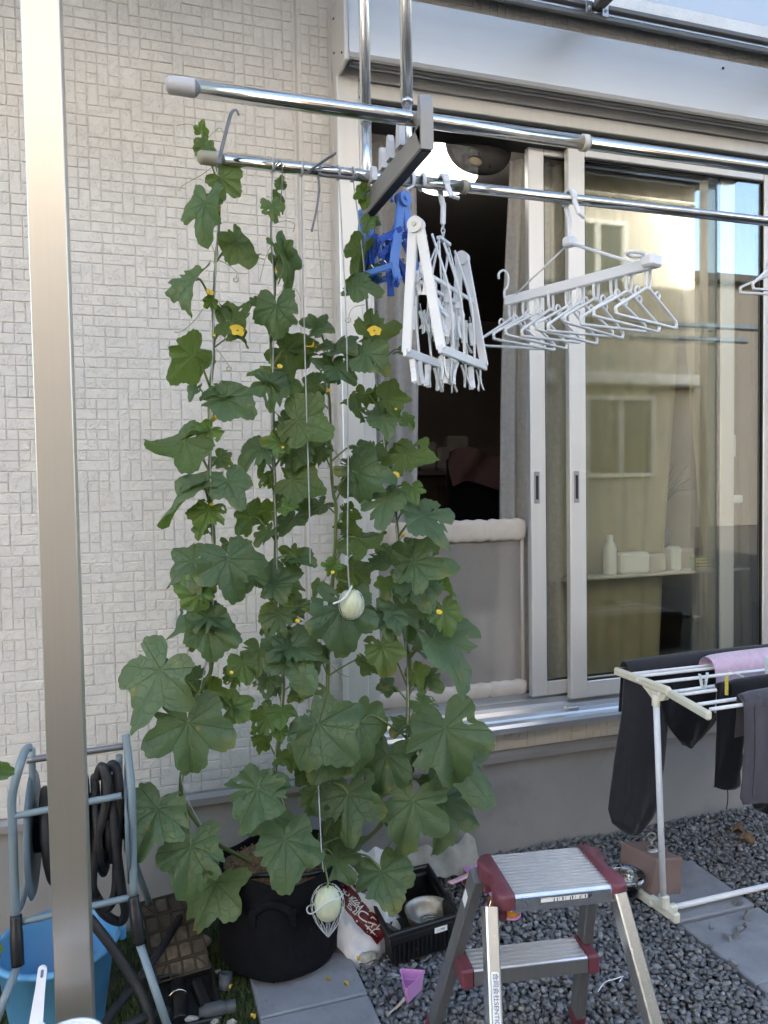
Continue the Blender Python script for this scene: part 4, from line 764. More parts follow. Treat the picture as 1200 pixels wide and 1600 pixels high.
tape([(497, 276), (499, 295), (494, 330), (487, 362)], .0026, 'thin grey tape end hanging below the lower pole', -.70)
tape([(426, 266), (432, 258), (438, 252), (441, 262), (440, 300), (437, 315)], .0034, 'grey tape loop at the top of the second vine', -.70)
tape([(497, 272), (512, 275), (530, 276), (552, 278), (560, 272)], .0040, 'grey tape wound along the lower pole between two strings', -.695)

# ================================================================ PEG HANGERS
def peg_mesh(m, L=.058, w=.014):
    mb = MB()
    for s in (-1, 1):
        pts = [(-.0035*s*1.6, 0), (-.0035*s*.8, L*.35), (-.0028*s, L*.62), (-.0075*s, L)]
        for (a, b) in zip(pts[:-1], pts[1:]):
            mb.bar((0, a[0], -a[1]), (0, b[0], -b[1]), w, .0028, (0, 1, 0), .0008)
    mb.tube([V(w*.36*math.cos(a), -.0016+.0*a, -L*.40+w*.36*math.sin(a)) for a in np.linspace(0, 6.28, 10, endpoint=False)], .0016, 5, closed=True)
    mb.tube([(0, 0, .0), (0, .002, .012), (0, 0, .018)], .0011, 5)
    P = np.array(mb.v); me = bpy.data.meshes.new('clothes_peg'); me.from_pydata(P.tolist(), [], mb.f); me.polygons.foreach_set('use_smooth', mb.s); me.update(); me.materials.append(m); return me
PEG_W = peg_mesh(M['white_plastic']); PEG_B = peg_mesh(M['blue_dark'])
# white folded peg hanger
PH = thing('peg_hanger', (.76, -.676, 1.70), 'folded white peg hanger hooked on the lower pole before the open window', 'peg hanger')
A, B = V(.645, -.795, 2.000), V(.862, -.572, 2.000); ax = (B-A).normalized(); pr = V(ax.y, -ax.x, 0)
def lerp(a, b, t): return a+(b-a)*t
for s, nm in ((-1, 'left half'), (1, 'right half')):
    off = pr*(.030 if s < 0 else .060)*s; A2, B2 = A+off+V(0, 0, -.295), B+off+V(0, 0, -.295)
    a1, b1 = A+pr*s*.008, B+pr*s*.008
    fr = MB(); fr.bar(a1, A2, .024, .009, ax, .002); fr.bar(b1, B2, .022, .009, ax, .002); fr.bar(A2-ax*.011, B2+ax*.011, .010, .022, (0, 0, 1), .002)
    f = fr.build('folding_frame', M['white_plastic'], PH); f['label'] = nm+' of the folding frame'
    MB().bar(lerp(a1, A2, .40), lerp(b1, B2, .40), .006, .010, (0, 0, 1), .001).build('cross_rail', M['white_plastic'], f)
    for k in (.25, .5, .75):
        top = lerp(a1, b1, k); bot = lerp(A2, B2, k); mid = lerp(top, bot, .5)+pr*s*.018
        MB().tube(spline([top, mid, bot], 5), .0032, 7).build('frame_rib', M['white_plastic'], f)
for p in (A, B): MB().tube([p-ax*.012, p+ax*.012], .019, 18).build('hinge', M['white_plastic'], PH)
MB().tube([A-ax*.013, A-ax*.0165], .006, 10).build('hinge_pin', M['ivory'], PH)
rdp = random.Random(4); pegs = []
for s in (-1, 1):
    for k in range(6):
        for row in (.28, .56, .98):
            if row < .4 and k % 2: continue
            t = (k+.5)/6+rdp.uniform(-.03, .03); off = pr*s*(.008+(.030 if s < 0 else .055)*row)*.8; pegs.append((lerp(A, B, t)+off+V(0, 0, -.295*row-.018), rdp.uniform(0, 3.1), rdp.uniform(-.25, .25)))
for k in range(14): pegs.append((lerp(A, B, .06+.064*k)+pr*rdp.uniform(-.015, .015)+V(0, 0, -.09-.16*rdp.random()), rdp.uniform(0, 3.1), rdp.uniform(-.5, .5)))
for (p, rz, ry) in pegs: inst(PEG_W, 'clothes_peg', p, PH, (ry, rdp.uniform(-.2, .2), rz))
hc = V(.765, -.676, 0)
hk = MB(); arc = [V(hc.x, hc.y-.0235*math.sin(a), POLE_Z+.0235*math.cos(a)) for a in np.linspace(-1.9, 1.9, 14)]
for a, b in zip(arc[:-1], arc[1:]): hk.bar(a, b, .007, .017, (1, 0, 0))
hk.bar((hc.x, hc.y+.022, POLE_Z-.004), (hc.x, hc.y+.004, POLE_Z-.050), .008, .014, (1, 0, 0), .002); hk.bar((hc.x, hc.y-.022, POLE_Z-.006), (hc.x+.012, hc.y-.028, POLE_Z-.040), .007, .014, (1, 0, 0), .002); hk.bar((hc.x+.010, hc.y-.028, POLE_Z-.037), (hc.x+.030, hc.y-.034, POLE_Z-.044), .014, .006, (0, 0, 1), .002)
hk.bar((hc.x, hc.y, POLE_Z-.045), (hc.x-.002, hc.y, POLE_Z-.100), .009, .013, (1, 0, 0), .002)
HK = hk.build('hook', M['white_plastic'], PH); 
for k in range(3): MB().tube([V(hc.x-.002+(.005*math.cos(a) if k % 2 else 0), hc.y+(0 if k % 2 else .005*math.cos(a)), POLE_Z-.105-.011*k+.008*math.sin(a)) for a in np.linspace(0, 6.28, 10, endpoint=False)], .0016, 5, closed=True).build('chain_link', M['white_plastic'], PH)
hd = MB(); hz = POLE_Z-.142; hd.bar(hc-ax*.035+V(0, 0, hz), hc+ax*.035+V(0, 0, hz), .014, .010, (0, 0, 1), .002); HD = hd.build('handle', M['white_plastic'], PH)
for s in (-1, 1):
    for q in (-1, 1): MB().tube([hc+ax*.032*s+V(0, 0, hz-.004), lerp(A, B, .5+s*.24)+pr*q*.03+V(0, 0, -.13)], .0022, 6).build('suspension_rod', M['white_plastic'], PH)
# blue folded peg hanger
BH = thing('peg_hanger', (.64, -.66, 1.83), 'folded blue peg hanger hanging next to the grey bracket', 'peg hanger')
A, B = V(.642, -.715, 2.088), V(.585, -.585, 2.088); ax = (B-A).normalized(); pr = V(-ax.y, ax.x, 0)*-1
pr = V(.92, .40, 0).normalized()
for s in (-1, 1):
    f = MB()
    for p in (A, B): f.bar(p+pr*s*.007, p+pr*s*.020+V(0, 0, -.095), .025, .009, ax, .002); f.bar(p+pr*s*.020+V(0, 0, -.09), p+pr*s*.034+V(0, 0, -.165), .026, .009, ax, .002); f.bar(p+pr*s*.034+V(0, 0, -.16), p+pr*s*.020+V(0, 0, -.20), .022, .009, ax, .002)
    f.bar(A+pr*s*.034+V(0, 0, -.165), B+pr*s*.034+V(0, 0, -.165), .008, .015, (0, 0, 1), .002); f.build('folding_frame', M['blue_plastic'], BH)
for p in (A, B): MB().tube([p-ax*.012, p+ax*.012], .0185, 16).build('hinge', M['blue_plastic'], BH)
MB().tube([A-ax*.013, A-ax*.0155], .006, 10).build('hinge_pin', M['blue_plastic'], BH)
MB().tube(spline([A+ax*.04+V(0, 0, .005), A+ax*.04+V(0, 0, .035), V(.62, -.690, POLE_Z+.004), V(.62, -.676, POLE_Z+.02), V(.62, -.660, POLE_Z+.004)], 5), .004, 8).build('hook', M['blue_plastic'], BH)
for k in range(26):
    t = rdp.random(); p = lerp(A, B, t)+pr*rdp.uniform(-.022, .028)+V(0, 0, -.05-.135*((k*.37) % 1))
    inst(PEG_B, 'clothes_peg', p, BH, (rdp.uniform(-.7, .7), rdp.uniform(-.6, .6), rdp.uniform(0, 3.1)))
big = peg_mesh(M['blue_dark'], .062, .014); inst(big, 'clothes_peg', A+pr*.012+V(0, -.012, -.085), BH, (1.25, .5, 1.1)); inst(big, 'clothes_peg', A+pr*.0+V(-.01, -.012, -.075), BH, (.5, 1.0, .4))
for k in range(5): MB().tube([A+ax*.025*k+pr*-.02+V(0, 0, -.14), A+ax*.025*k+pr*.02+V(0, 0, -.17+.02*(k % 2))], .0014, 5).build('wire_spring', M['steel'], BH)
# two small clips on the pole
for k, (px, lab) in enumerate(((643, 'white pole clip nearest the bracket with its lever open'), (660, 'plain white pole clip between the bracket and the white peg hanger'))):
    x = atY(px, 284, POLE_Y1).x; m = MB(); arc = [V(x, POLE_Y1-.0195*math.sin(a), POLE_Z+.0195*math.cos(a)) for a in np.linspace(-2.5, 2.5, 18)]
    m.tube(arc, .0042, 8)
    if k == 0: m.bar((x, POLE_Y1-.012, POLE_Z-.016), (x-.022, POLE_Y1-.02, POLE_Z-.030), .008, .005, (0, 0, 1), .001); m.bar((x-.004, POLE_Y1+.01, POLE_Z+.016), (x-.018, POLE_Y1+.012, POLE_Z+.034), .008, .005, (0, 0, 1), .001)
    tag(m.build('pole_clip', M['white_plastic']), lab, 'clip', 'white clips on the lower pole')

# ================================================================ MULTI HANGER
def hanger_mesh(W=.27):
    h = W/2; pts = [(0, .0), (.012, -.004), (.045, -.022), (h-.012, -.062), (h, -.070), (h-.002, -.080), (h-.012, -.084), (0, -.084)]
    full = [(-x, z) for x, z in pts[::-1]][:-1]+pts
    mb = MB(); ring = [V(x, 0, z) for x, z in full[:-1]]; mb.tube(spline(ring, 4, True), .0041, 8, closed=True)
    for s in (-1, 1):
        mb.tube(spline([V(s*.030, 0, -.016), V(s*.044, 0, -.004), V(s*.054, 0, -.012), V(s*.050, 0, -.026)], 5), .0030, 7)
        mb.tube(spline([V(s*.010, 0, .048), V(s*.011, 0, .014), V(s*.006, 0, .0), V(0, 0, -.004)], 4), .0040, 8)
    me = bpy.data.meshes.new('hanger'); me.from_pydata(np.array(mb.v).tolist(), [], mb.f); me.polygons.foreach_set('use_smooth', mb.s); me.update(); me.materials.append(M['white_plastic']); return me
HM = hanger_mesh()
MH = thing('multi_hanger', (1.15, -.676, 1.80), 'white multi hanger holding a row of ten small clothes hangers', 'multi hanger')
Fa, Ne = V(1.058, -.445, 1.925), V(1.226, -.895, 1.925); ax = (Ne-Fa).normalized(); sd = V(-ax.y, ax.x, 0)
if sd.x < 0: sd = -sd
bm_ = MB(); bm_.bar(Fa, Ne, .018, .028, (0, 0, 1), .003); bm_.bar(lerp(Fa, Ne, .0)+sd*.03, lerp(Fa, Ne, .96)+sd*.03, .008, .014, (0, 0, 1), .002); BAR = bm_.build('bar', M['white_plastic'], MH)
MB().box(Ne+V(0, 0, .006), (.050, .034, .030), rotz(math.atan2(sd.y, sd.x)), .005).build('end_clamp', M['white_plastic'], BAR)
MB().tube([Ne+sd*-.035+V(0, 0, .022)+sd*.028*math.cos(a)-ax*(.02+.016*math.sin(a)) for a in np.linspace(0, 6.28, 20, endpoint=False)], .0045, 8, closed=True).build('end_loop', M['white_plastic'], BAR)
rot_h = math.atan2(sd.y, sd.x)
for k in range(10):
    p = lerp(Fa, Ne, .03+.103*k); inst(HM, 'hanger', p+sd*(.012+rdp.uniform(-.008, .008))+V(0, 0, -.052), MH, (0, rdp.uniform(-.05, .05), rot_h+rdp.uniform(-.06, .06)))
bl = V(1.132, -.676, 2.036)
MB().box(bl, (.032, .032, .026), rotz(.4), .005).build('centre_block', M['white_plastic'], MH)
MB().tube([bl-ax*.014+V(0, 0, -.01), Fa+V(0, 0, .012)+ax*.02+sd*.01], .0026, 7).build('suspension_rod', M['white_plastic'], MH); MB().tube([bl-ax*.014+V(0, 0, -.01), Fa+V(0, 0, .012)+ax*.05-sd*.01], .0026, 7).build('suspension_rod', M['white_plastic'], MH); MB().tube([bl+ax*.014+V(0, 0, -.01), Ne+V(0, 0, .014)-ax*.05], .0042, 7).build('suspension_rod', M['white_plastic'], MH)
MB().tube(spline([Fa+V(-.004, 0, .008), Fa+V(-.004, 0, .030), Fa+V(.006, 0, .045), Fa+V(.008, 0, .075), Fa+V(-.006, 0, .090), Fa+V(-.022, 0, .080), Fa+V(-.022, 0, .064)], 5), .0036, 8).build('end_hook', M['white_plastic'], MH)
hx = bl.x; h2 = MB(); arc = [V(hx, POLE_Y1-.0225*math.sin(a), POLE_Z+.0225*math.cos(a)) for a in np.linspace(-2.2, 1.9, 16)]
for a, b in zip(arc[:-1], arc[1:]): h2.bar(a, b, .008, .016, (1, 0, 0))
h2.bar((hx, POLE_Y1+.016, POLE_Z-.018), (hx-.002, POLE_Y1, POLE_Z-.052), .009, .013, (1, 0, 0), .002); h2.bar((hx, POLE_Y1-.022, POLE_Z-.008), (hx+.014, POLE_Y1-.026, POLE_Z-.048), .008, .013, (1, 0, 0), .002); h2.bar((hx+.012, POLE_Y1-.026, POLE_Z-.044), (hx+.030, POLE_Y1-.026, POLE_Z-.056), .012, .007, (0, 0, 1), .002); h2.bar((hx, POLE_Y1, POLE_Z-.05), (hx, POLE_Y1, bl.z+.010), .014, .008, (0, 1, 0), .002)
h2.build('hook', M['white_plastic'], MH)
# the pair of hangers at the right edge
for k, (px, y, rz, lab) in enumerate(((1214, -.676, .28, 'front white triangular hanger cut by the right edge of the picture'), (1228, -.660, -.45, 'rear white triangular hanger cut by the right edge of the picture'))):
    x = atY(px, 340, y).x; t = thing('clothes_hanger', (x, POLE_Y1, 1.93), lab, 'hanger', 'hangers at the right end of the lower pole')
    inst(HM, 'hanger_body', (x, POLE_Y1, 2.035-.012*k), t, (0, .10*(1 if k else -1), rz)); MB().tube(spline([(x, POLE_Y1, 2.07), (x, POLE_Y1, 2.115), (x, POLE_Y1+.024, 2.145), (x, POLE_Y1+.012, 2.174), (x, POLE_Y1-.014, 2.172), (x, POLE_Y1-.024, 2.148)], 5), .0036, 8).build('hook', M['white_plastic'], t)

# ================================================================ STEP LADDER
M['red_plastic'] = mat('wine_red_plastic', (.15, .040, .055), .5, 0, .10, 14)
M['dark_alu'] = mat('grey_anodised_leg', (.21, .215, .22), .36, .5, .06, 8, stretch=(10, 10, 1))
M['light_alu'] = mat('polished_ladder_leg', (.74, .71, .66), .24, .9, .04, 9, stretch=(20, 20, 1))
M['tread'] = mat('ribbed_aluminium', (.74, .75, .78), .34, .8, .05, 14)
M['sticker'] = mat('white_sticker', (.82, .82, .80), .45, 0, .03, 20); M['ink'] = mat('black_print', (.02, .02, .022), .5, 0, .1, 20); M['blue_ink'] = mat('navy_print', (.02, .04, .12), .5, 0, .1, 20)
SL = thing('step_ladder', (.83, -1.1, 0), 'small two-step aluminium ladder with wine-red corner caps on the gravel', 'step ladder')
lc = V(.826, -1.068, 0); la = rotz(R(-9)) @ V(1, 0, 0); lb_ = rotz(R(-9)) @ V(0, 1, 0)
def lp(a, b, z): return lc+la*a+lb_*b+V(0, 0, z)
def tread(a0, a1, b0, b1, z, name, n, mtl, lip):
    pr_ = []; st = (b1-b0)/n
    for i in range(n): b = b0+i*st; pr_ += [(b, z), (b+st*.52, z), (b+st*.56, z-.0028), (b+st*.96, z-.0028)]
    pr_ += [(b1, z), (b1+.003, z-.004), (b1+.003, z-.028), (b1-.003, z-.028), (b1-.003, z-.006), (b0+.003, z-.006), (b0+.003, z-lip), (b0-.002, z-lip), (b0-.004, z-lip*.5), (b0-.004, z-.004)]
    return MB().prism(pr_, a0, a1, lambda u, v, w: lp(w, u, v)).build(name, mtl, SL)
tread(-.113, .113, -.083, .083, .552, 'top_tread', 13, M['tread'], .034)
MB().box(lp(0, -.0873, .533), (.222, .004, .030), rotz(R(-9)), .001).build('tread_nose', M['alu'], SL)
def cap(side):
    s = side; prof = [(.105*s, -.092), (.124*s, -.095), (.138*s, -.088), (.143*s, -.066), (.139*s, -.040), (.131*s, -.018), (.130*s, .004), (.139*s, .018), (.144*s, .040), (.140*s, .066), (.130*s, .080), (.112*s, .088), (.105*s, .086)]
    if s < 0: prof = prof[::-1]
    m = MB(); n = len(prof); cx, cy = .115*s, 0
    rings = [(1.0, .526), (1.0, .548), (.985, .5545), (.95, .557)]; vs = []
    for sc_, z in rings: vs += [lp(cx+(u-cx)*(sc_ if abs(u-.105*s) > .001 else 1), cy+(v-cy)*sc_, z-(.020 if abs(u) > .147 and z > .53 else 0)*0) for u, v in prof]
    fs = [(i*n+j, i*n+(j+1) % n, (i+1)*n+(j+1) % n, (i+1)*n+j) for i in range(3) for j in range(n)]+[tuple(range(3*n, 4*n))]
    m.add(vs, fs, True); m.box(lp(.126*s, .050, .512), (.020, .040, .035), rotz(R(-9)), .004); m.box(lp(.126*s, -.056, .512), (.020, .040, .035), rotz(R(-9)), .004)
    return m.build('corner_cap', M['red_plastic'], SL)
cap(-1); cap(1)
def leg(top, foot, w, d, mtl, nm='leg'):
    dr = (Vector(foot)-Vector(top)).normalized(); side = la
    x = (side-dr*side.dot(dr)).normalized(); y = dr.cross(x); m = MB(); o = Vector(top); L = (Vector(foot)-o).length
    pr_ = [(-w/2, -d/2), (w/2, -d/2), (w/2, -d/2+.003), (-w/2+.003, -d/2+.003), (-w/2+.003, d/2-.003), (w/2, d/2-.003), (w/2, d/2), (-w/2, d/2)]
    pr_ = [(-w/2+.003, -d/2), (w/2-.003, -d/2), (w/2, -d/2+.003), (w/2, d/2-.003), (w/2-.003, d/2), (-w/2+.003, d/2), (-w/2, d/2-.003), (-w/2, -d/2+.003)]
    o_ = m.prism(pr_, 0, L-.02, lambda u, v, t: o+x*u+y*v+dr*t).build(nm, mtl, SL)
    MB().prism([(u*1.12, v*1.12) for u, v in pr_], L-.045, L, lambda u, v, t: o+x*u+y*v+dr*t).build('foot_cap', M['red_plastic'], o_)
    return o_, o, x, y, dr
FLG = leg((.657, -1.128, .535), (.548, -1.40, .0), .026, .042, M['light_alu']); leg((.930, -1.170, .535), (.948, -1.44, .0), .026, .042, M['light_alu'])
BL = leg((.690, -1.000, .53), (.675, -.745, .0), .026, .040, M['dark_alu']); BRt = leg((.958, -1.036, .53), (1.041, -.835, .0), .026, .040, M['dark_alu'])
lc0 = lc; lc = V(.835, -.948, 0)
tread(-.135, .135, -.036, .040, .292, 'lower_step', 5, M['tread'], .036)
for s in (-1, 1): MB().box(lp(.150*s, .002, .272), (.030, .088, .046), rotz(R(-9)), .005).build('step_cap', M['red_plastic'], SL)
MB().box(lp(0, -.0405, .273), (.27, .003, .033), rotz(R(-9)), .0008).build('step_nose', M['dark_alu'], SL)
lc = lc0
MB().tube(spline([lp(.128, .0, .50), lp(.146, -.02, .455), lp(.152, -.05, .42), lp(.160, -.09, .36)], 4), .0022, 6).build('stay_wire', M['steel'], SL)
MB().tube(spline([lp(-.128, .0, .50), lp(-.140, -.01, .46), lp(-.150, -.04, .42)], 4), .0022, 6).build('stay_wire', M['steel'], SL)
o_, o0, lx, ly, ld = FLG
fn = -ly if (-ly).dot(CAM-o0) > 0 else ly
sc_ = MB(); c0 = o0+ld*.157+fn*.0216; sc_.bar(c0-ld*.045, c0+ld*.045, .0150, .0006, fn); ST = sc_.build('sticker', M['sticker'], SL)
xt = ld; zt = fn; yt = zt.cross(xt)
text_obj('合同会社SENTIC', 'lettering', M['blue_ink'], frame(xt, yt, zt, c0+fn*.0008), .0118, ST, .00008, 'CENTER', 1.0)
MB().box(lp(.0, -.0899, .538), (.10, .0006, .008), rotz(R(-9))).build('sticker', M['sticker'], SL); text_obj('▮▮▏▍▏▮▍▏▮▏▍▮▏', 'lettering', M['ink'], frame(la, V(0, 0, 1), -lb_, lp(.02, -.0904, .538)), .007, SL, .00005)
for s, bb in ((-1, BL),): 
    q = bb[1]+bb[4]*.075; f2 = -la if s < 0 else la; MB().bar(q+f2*.0133-bb[4]*.018, q+f2*.0133+bb[4]*.018, .022, .0006, f2).build('sticker', M['sticker'], SL)

# ================================================================ DRYING RACK AND LAUNDRY
RK = thing('drying_rack', (1.56, -.54, 0), 'white folding drying rack with cream plastic arm beside the concrete block', 'drying rack')
RZ = .752; RX = 1.512; RX2 = 2.42
MB().tube([(1.556, -.520, .03), (1.512, -.540, .725)], .0098, 14).build('post', M['white_tube'], RK); MB().tube([(RX2, -.53, .03), (RX2-.02, -.54, .725)], .0098, 14).build('post', M['white_tube'], RK)
MB().lathe([(.0125, 0), (.0125, .032), (.0105, .034)], (1.512, -.540, .690), 14).build('post_socket', M['rack_cream'], RK)
def arm(a, b, nm): return MB().bar(a, b, .018, .026, (0, 0, 1), .005).build(nm, M['rack_cream'], RK)
a1 = arm((RX+.006, -.322, RZ-.004), (RX+.012, -.590, RZ-.006), 'arm'); a2 = arm((RX+.016, -.578, RZ-.012), (RX-.024, -.800, RZ-.016), 'wing_arm')
MB().prism([(-.47, RZ-.017), (-.585, RZ-.019), (-.575, RZ-.036), (-.55, RZ-.046), (-.52, RZ-.046), (-.495, RZ-.030)], RX+.001, RX+.019, lambda u, v, w: V(w, u, v)).build('arm_gusset', M['rack_cream'], RK)
for (y, z) in ((-.452, -.004), (-.562, -.018)): MB().tube([(RX-.002, y, RZ+z), (RX-.007, y, RZ+z)], .006, 12).build('rivet', M['white_plastic'], RK)
arm((RX2, -.322, RZ-.004), (RX2, -.800, RZ-.014), 'arm')
RODS = [-.338, -.405, -.438, -.520, -.590, -.625, -.722, -.772]
for k, y in enumerate(RODS):
    x0 = RX+.014+(.0 if y > -.6 else -.012); MB().tube([(x0, y, RZ+.004-.012*(y < -.57)), (RX2, y, RZ+.004)], .0056, 10).build('rod', M['white_tube'], RK)
ft = MB(); ft.bar((1.545, -.33, .018), (1.556, -.47, .018), .022, .028, (0, 0, 1), .004); ft.build('foot', M['rack_cream'], RK); ft = MB(); ft.bar((1.558, -.452, .022), (1.566, -.575, .022), .024, .034, (0, 0, 1), .005); ft.box((1.557, -.520, .052), (.026, .030, .045), None, .005); ft.box((1.578, -.535, .034), (.030, .022, .026), None, .005); ft.build('foot', M['rack_cream'], RK)
MB().tube([(1.58, -.533, .034), (2.45, -.530, .034)], .0092, 14).build('base_tube', M['white_tube'], RK)
def fabric(name, col, rough=.9, sheen=.2, bs=900, var=.10):
    return mat(name, col, rough, 0, var, 25, 1.0, 42, spec=.2, sheen=sheen)
M['charcoal'] = fabric('charcoal_jersey', (.026, .026, .031)); M['black_cloth'] = fabric('black_knit', (.008, .008, .010)); M['grey_cloth'] = fabric('grey_twill', (.072, .068, .082), var=.06); M['pink_towel'] = mat('lilac_pink_towel', (.62, .45, .58), .98, 0, .12, 50, 1.0, 380, sheen=.6); M['white_cord'] = mat('white_piping', (.72, .70, .70), .7)
def drape(xl, xr, yrod, zrod, lf, lb, ph, th=.006, sway=None, taper=0.0, r=.008, bag=.0, hem=0.0):
    """a garment folded over a rod: front length lf, back length lb, sheet with two faces"""
    NU, NV = 22, 34; tot = lf+lb+math.pi*r
    def center(u, v):
        s_ = v*tot-lf
        if s_ < 0: y, z, dn = yrod-r, zrod+s_, (-1, 0); d = -s_
        elif s_ < math.pi*r: a = s_/r; y, z = yrod-r*math.cos(a), zrod+r*math.sin(a); dn = (-math.cos(a), math.sin(a)); d = 0
        else: d = s_-math.pi*r; y, z, dn = yrod+r, zrod-d, (1, 0)
        wv = min(1, d/.10); y += dn[0]*wv*(.010*math.sin(u*11+ph)+.007*math.sin(u*23+ph*2+d*9)+bag*math.sin(math.pi*min(1, d/max(lf, .01))))
        tp = taper*d if s_ < 0 else 0; x = xl+tp+(xr-xl-2*tp)*u+.006*math.sin(d*17+ph)
        z += hem*(u-.5)*(1 if s_ < 0 else .3)*wv+.004*math.sin(u*14+ph)*(1 if d > .02 else 0)
        if sway: x += sway*d*d
        return V(x, y, z), V(0, dn[0], dn[1])
    m = MB()
    def face(sg): return lambda u, v: (lambda cn: cn[0]+cn[1]*(th*sg*math.sin(math.pi*min(max(u, .0), 1))**.35))(center(u, v))
    m.grid(face(1), NU, NV); m.grid(face(-.3), NU, NV)
    return m
# charcoal trousers over the far rod: the long leg, then the folded seat
def cloth_leg(sec, th, name, m, parent, n=28):       # sec: (z, x_left, x_right, y) rows from the top; a flattened tube of cloth
    mb = MB(); vs = []; rows = []
    zz = np.linspace(0, len(sec)-1, 26)
    for q, s_ in enumerate(zz):
        i = min(int(s_), len(sec)-2); t = s_-i; t2 = t*t*(3-2*t); a = [sec[i][k]*(1-t2)+sec[i+1][k]*t2 for k in range(4)]
        for j in range(n):
            an = 2*math.pi*j/n; cx = (a[1]+a[2])/2; hw = (a[2]-a[1])/2; cs, sn = math.cos(an), math.sin(an)
            x = cx+hw*(abs(cs)**.8)*math.copysign(1, cs); d = th*(abs(sn)**.9)*math.copysign(1, sn)*(1+.45*math.sin(3*x*14+s_*1.3)+.3*math.sin(x*95+s_*2.7)); vs.append(V(x, a[3]+d+.006*math.sin(x*60+q*.12), a[0]+.004*math.sin(an*2+q*.3)))
    fs = [(i*n+j, i*n+(j+1) % n, (i+1)*n+(j+1) % n, (i+1)*n+j) for i in range(25) for j in range(n)]+[tuple(range(n))[::-1], tuple(25*n+j for j in range(n))]
    mb.add(vs, fs, True); return mb.build(name, m, parent)
TR = thing('trousers', (1.6, -.36, .22), 'charcoal trousers hung over the far rods, one leg reaching lowest', 'trousers')
cloth_leg([(.762, 1.520, 2.38, -.340), (.735, 1.517, 1.70, -.372), (.62, 1.500, 1.690, -.385), (.44, 1.468, 1.668, -.388), (.31, 1.445, 1.640, -.388), (.262, 1.462, 1.610, -.388), (.222, 1.505, 1.575, -.388), (.216, 1.520, 1.570, -.386)], .022, 'trouser_leg', M['charcoal'], TR)
drape(1.53, 2.38, -.350, .764, .10, .16, .4, .010, r=.020).build('waist', M['charcoal'], TR)
cloth_leg([(.745, 1.60, 1.90, -.40), (.66, 1.62, 1.90, -.41), (.58, 1.655, 1.86, -.415), (.52, 1.70, 1.79, -.415), (.495, 1.72, 1.75, -.415)], .018, 'pocket_flap', M['black_cloth'], TR)
TW = drape(1.785, 2.30, -.440, RZ+.006, .150, .12, 1.1, .010, r=.038, hem=-.02); tag(TW.build('towel', M['pink_towel']), 'fluffy lilac pink towel folded over the middle rods', 'towel')
BT = thing('trousers', (1.72, -.6, .44), 'black track trousers with a thin white side cord on the rack', 'trousers')
cloth_leg([(.765, 1.662, 1.782, -.622), (.74, 1.664, 1.776, -.630), (.60, 1.661, 1.762, -.634), (.50, 1.658, 1.752, -.634), (.448, 1.655, 1.748, -.634), (.444, 1.656, 1.747, -.632)], .012, 'trouser_leg', M['black_cloth'], BT)
drape(1.700, 2.36, -.628, RZ+.000, .06, .03, 2.2, .010, r=.016).build('waist', M['black_cloth'], BT)
MB().tube(spline([(1.755, -.575, .785), (1.782, -.622, .768), (1.772, -.650, .735), (1.758, -.652, .62), (1.736, -.652, .53), (1.740, -.650, .450)], 6), .0020, 6).build('side_cord', M['white_cord'], BT)
MB().tube(spline([(1.700, -.634, .446), (1.702, -.634, .41), (1.697, -.634, .375)], 5), .0016, 5).build('drawcord', M['black_cloth'], BT)
GT = thing('trousers', (1.75, -.78, .46), 'plain grey trousers hung nearest the viewer at the right edge', 'trousers')
cloth_leg([(.775, 1.610, 1.99, -.772), (.752, 1.614, 1.99, -.788), (.66, 1.612, 1.985, -.794), (.56, 1.604, 1.985, -.794), (.492, 1.596, 1.985, -.794), (.468, 1.606, 1.985, -.792), (.464, 1.610, 1.98, -.790)], .014, 'trouser_leg', M['grey_cloth'], GT)
MB().tube(spline([(1.636, -.806, .75), (1.634, -.8105, .62), (1.625, -.8105, .49)], 6), .0009, 5).build('seam', M['black_cloth'], GT); drape(1.615, 2.30, -.775, RZ+.010, .02, .12, .3, .010, r=.016).build('waist', M['grey_cloth'], GT)
SK = thing('sock', (1.88, -.6, .32), 'dark rounded hem hanging lowest under the grey trousers', 'clothing'); cloth_leg([(.60, 1.80, 2.00, -.60), (.46, 1.798, 1.99, -.60), (.385, 1.806, 1.97, -.60), (.345, 1.835, 1.95, -.60), (.325, 1.86, 1.92, -.60)], .016, 'hem', M['black_cloth'], SK)
# rack pegs
def rack_peg(c, m, lab, rz, open_=.010):
    t = thing('clothes_peg', c, lab, 'peg', 'pegs on the drying rack'); c = Vector(c); q = rotz(rz)
    for s in (-1, 1): MB().bar(c+q @ V(s*.003, 0, -.024), c+q @ V(s*(.004+open_), 0, .034), .010, .004, q @ V(1, 0, 0), .0012).build('jaw', m, t)
    MB().tube([c+q @ V(.0065*math.cos(a), 0, .004+.0065*math.sin(a)) for a in np.linspace(0, 6.28, 12, endpoint=False)], .0016, 5, closed=True).build('spring', M['steel'], t)
M['clear_yellow'] = mat('clear_yellow_plastic', (.60, .50, .10), .25, 0, .3, 60); M['pale_blue'] = mat('pale_blue_plastic', (.60, .68, .72), .4)
rack_peg((1.640, -.600, .760), M['pale_blue'], 'pale blue peg standing open on the rack rods', .2, .014); rack_peg((1.668, -.665, .765), M['clear_yellow'], 'clear yellow peg beside the black trousers', .8, .006); rack_peg((1.885, -.600, .79), M['pale_blue'], 'pale peg on the pink towel at the right edge', .5, .008)
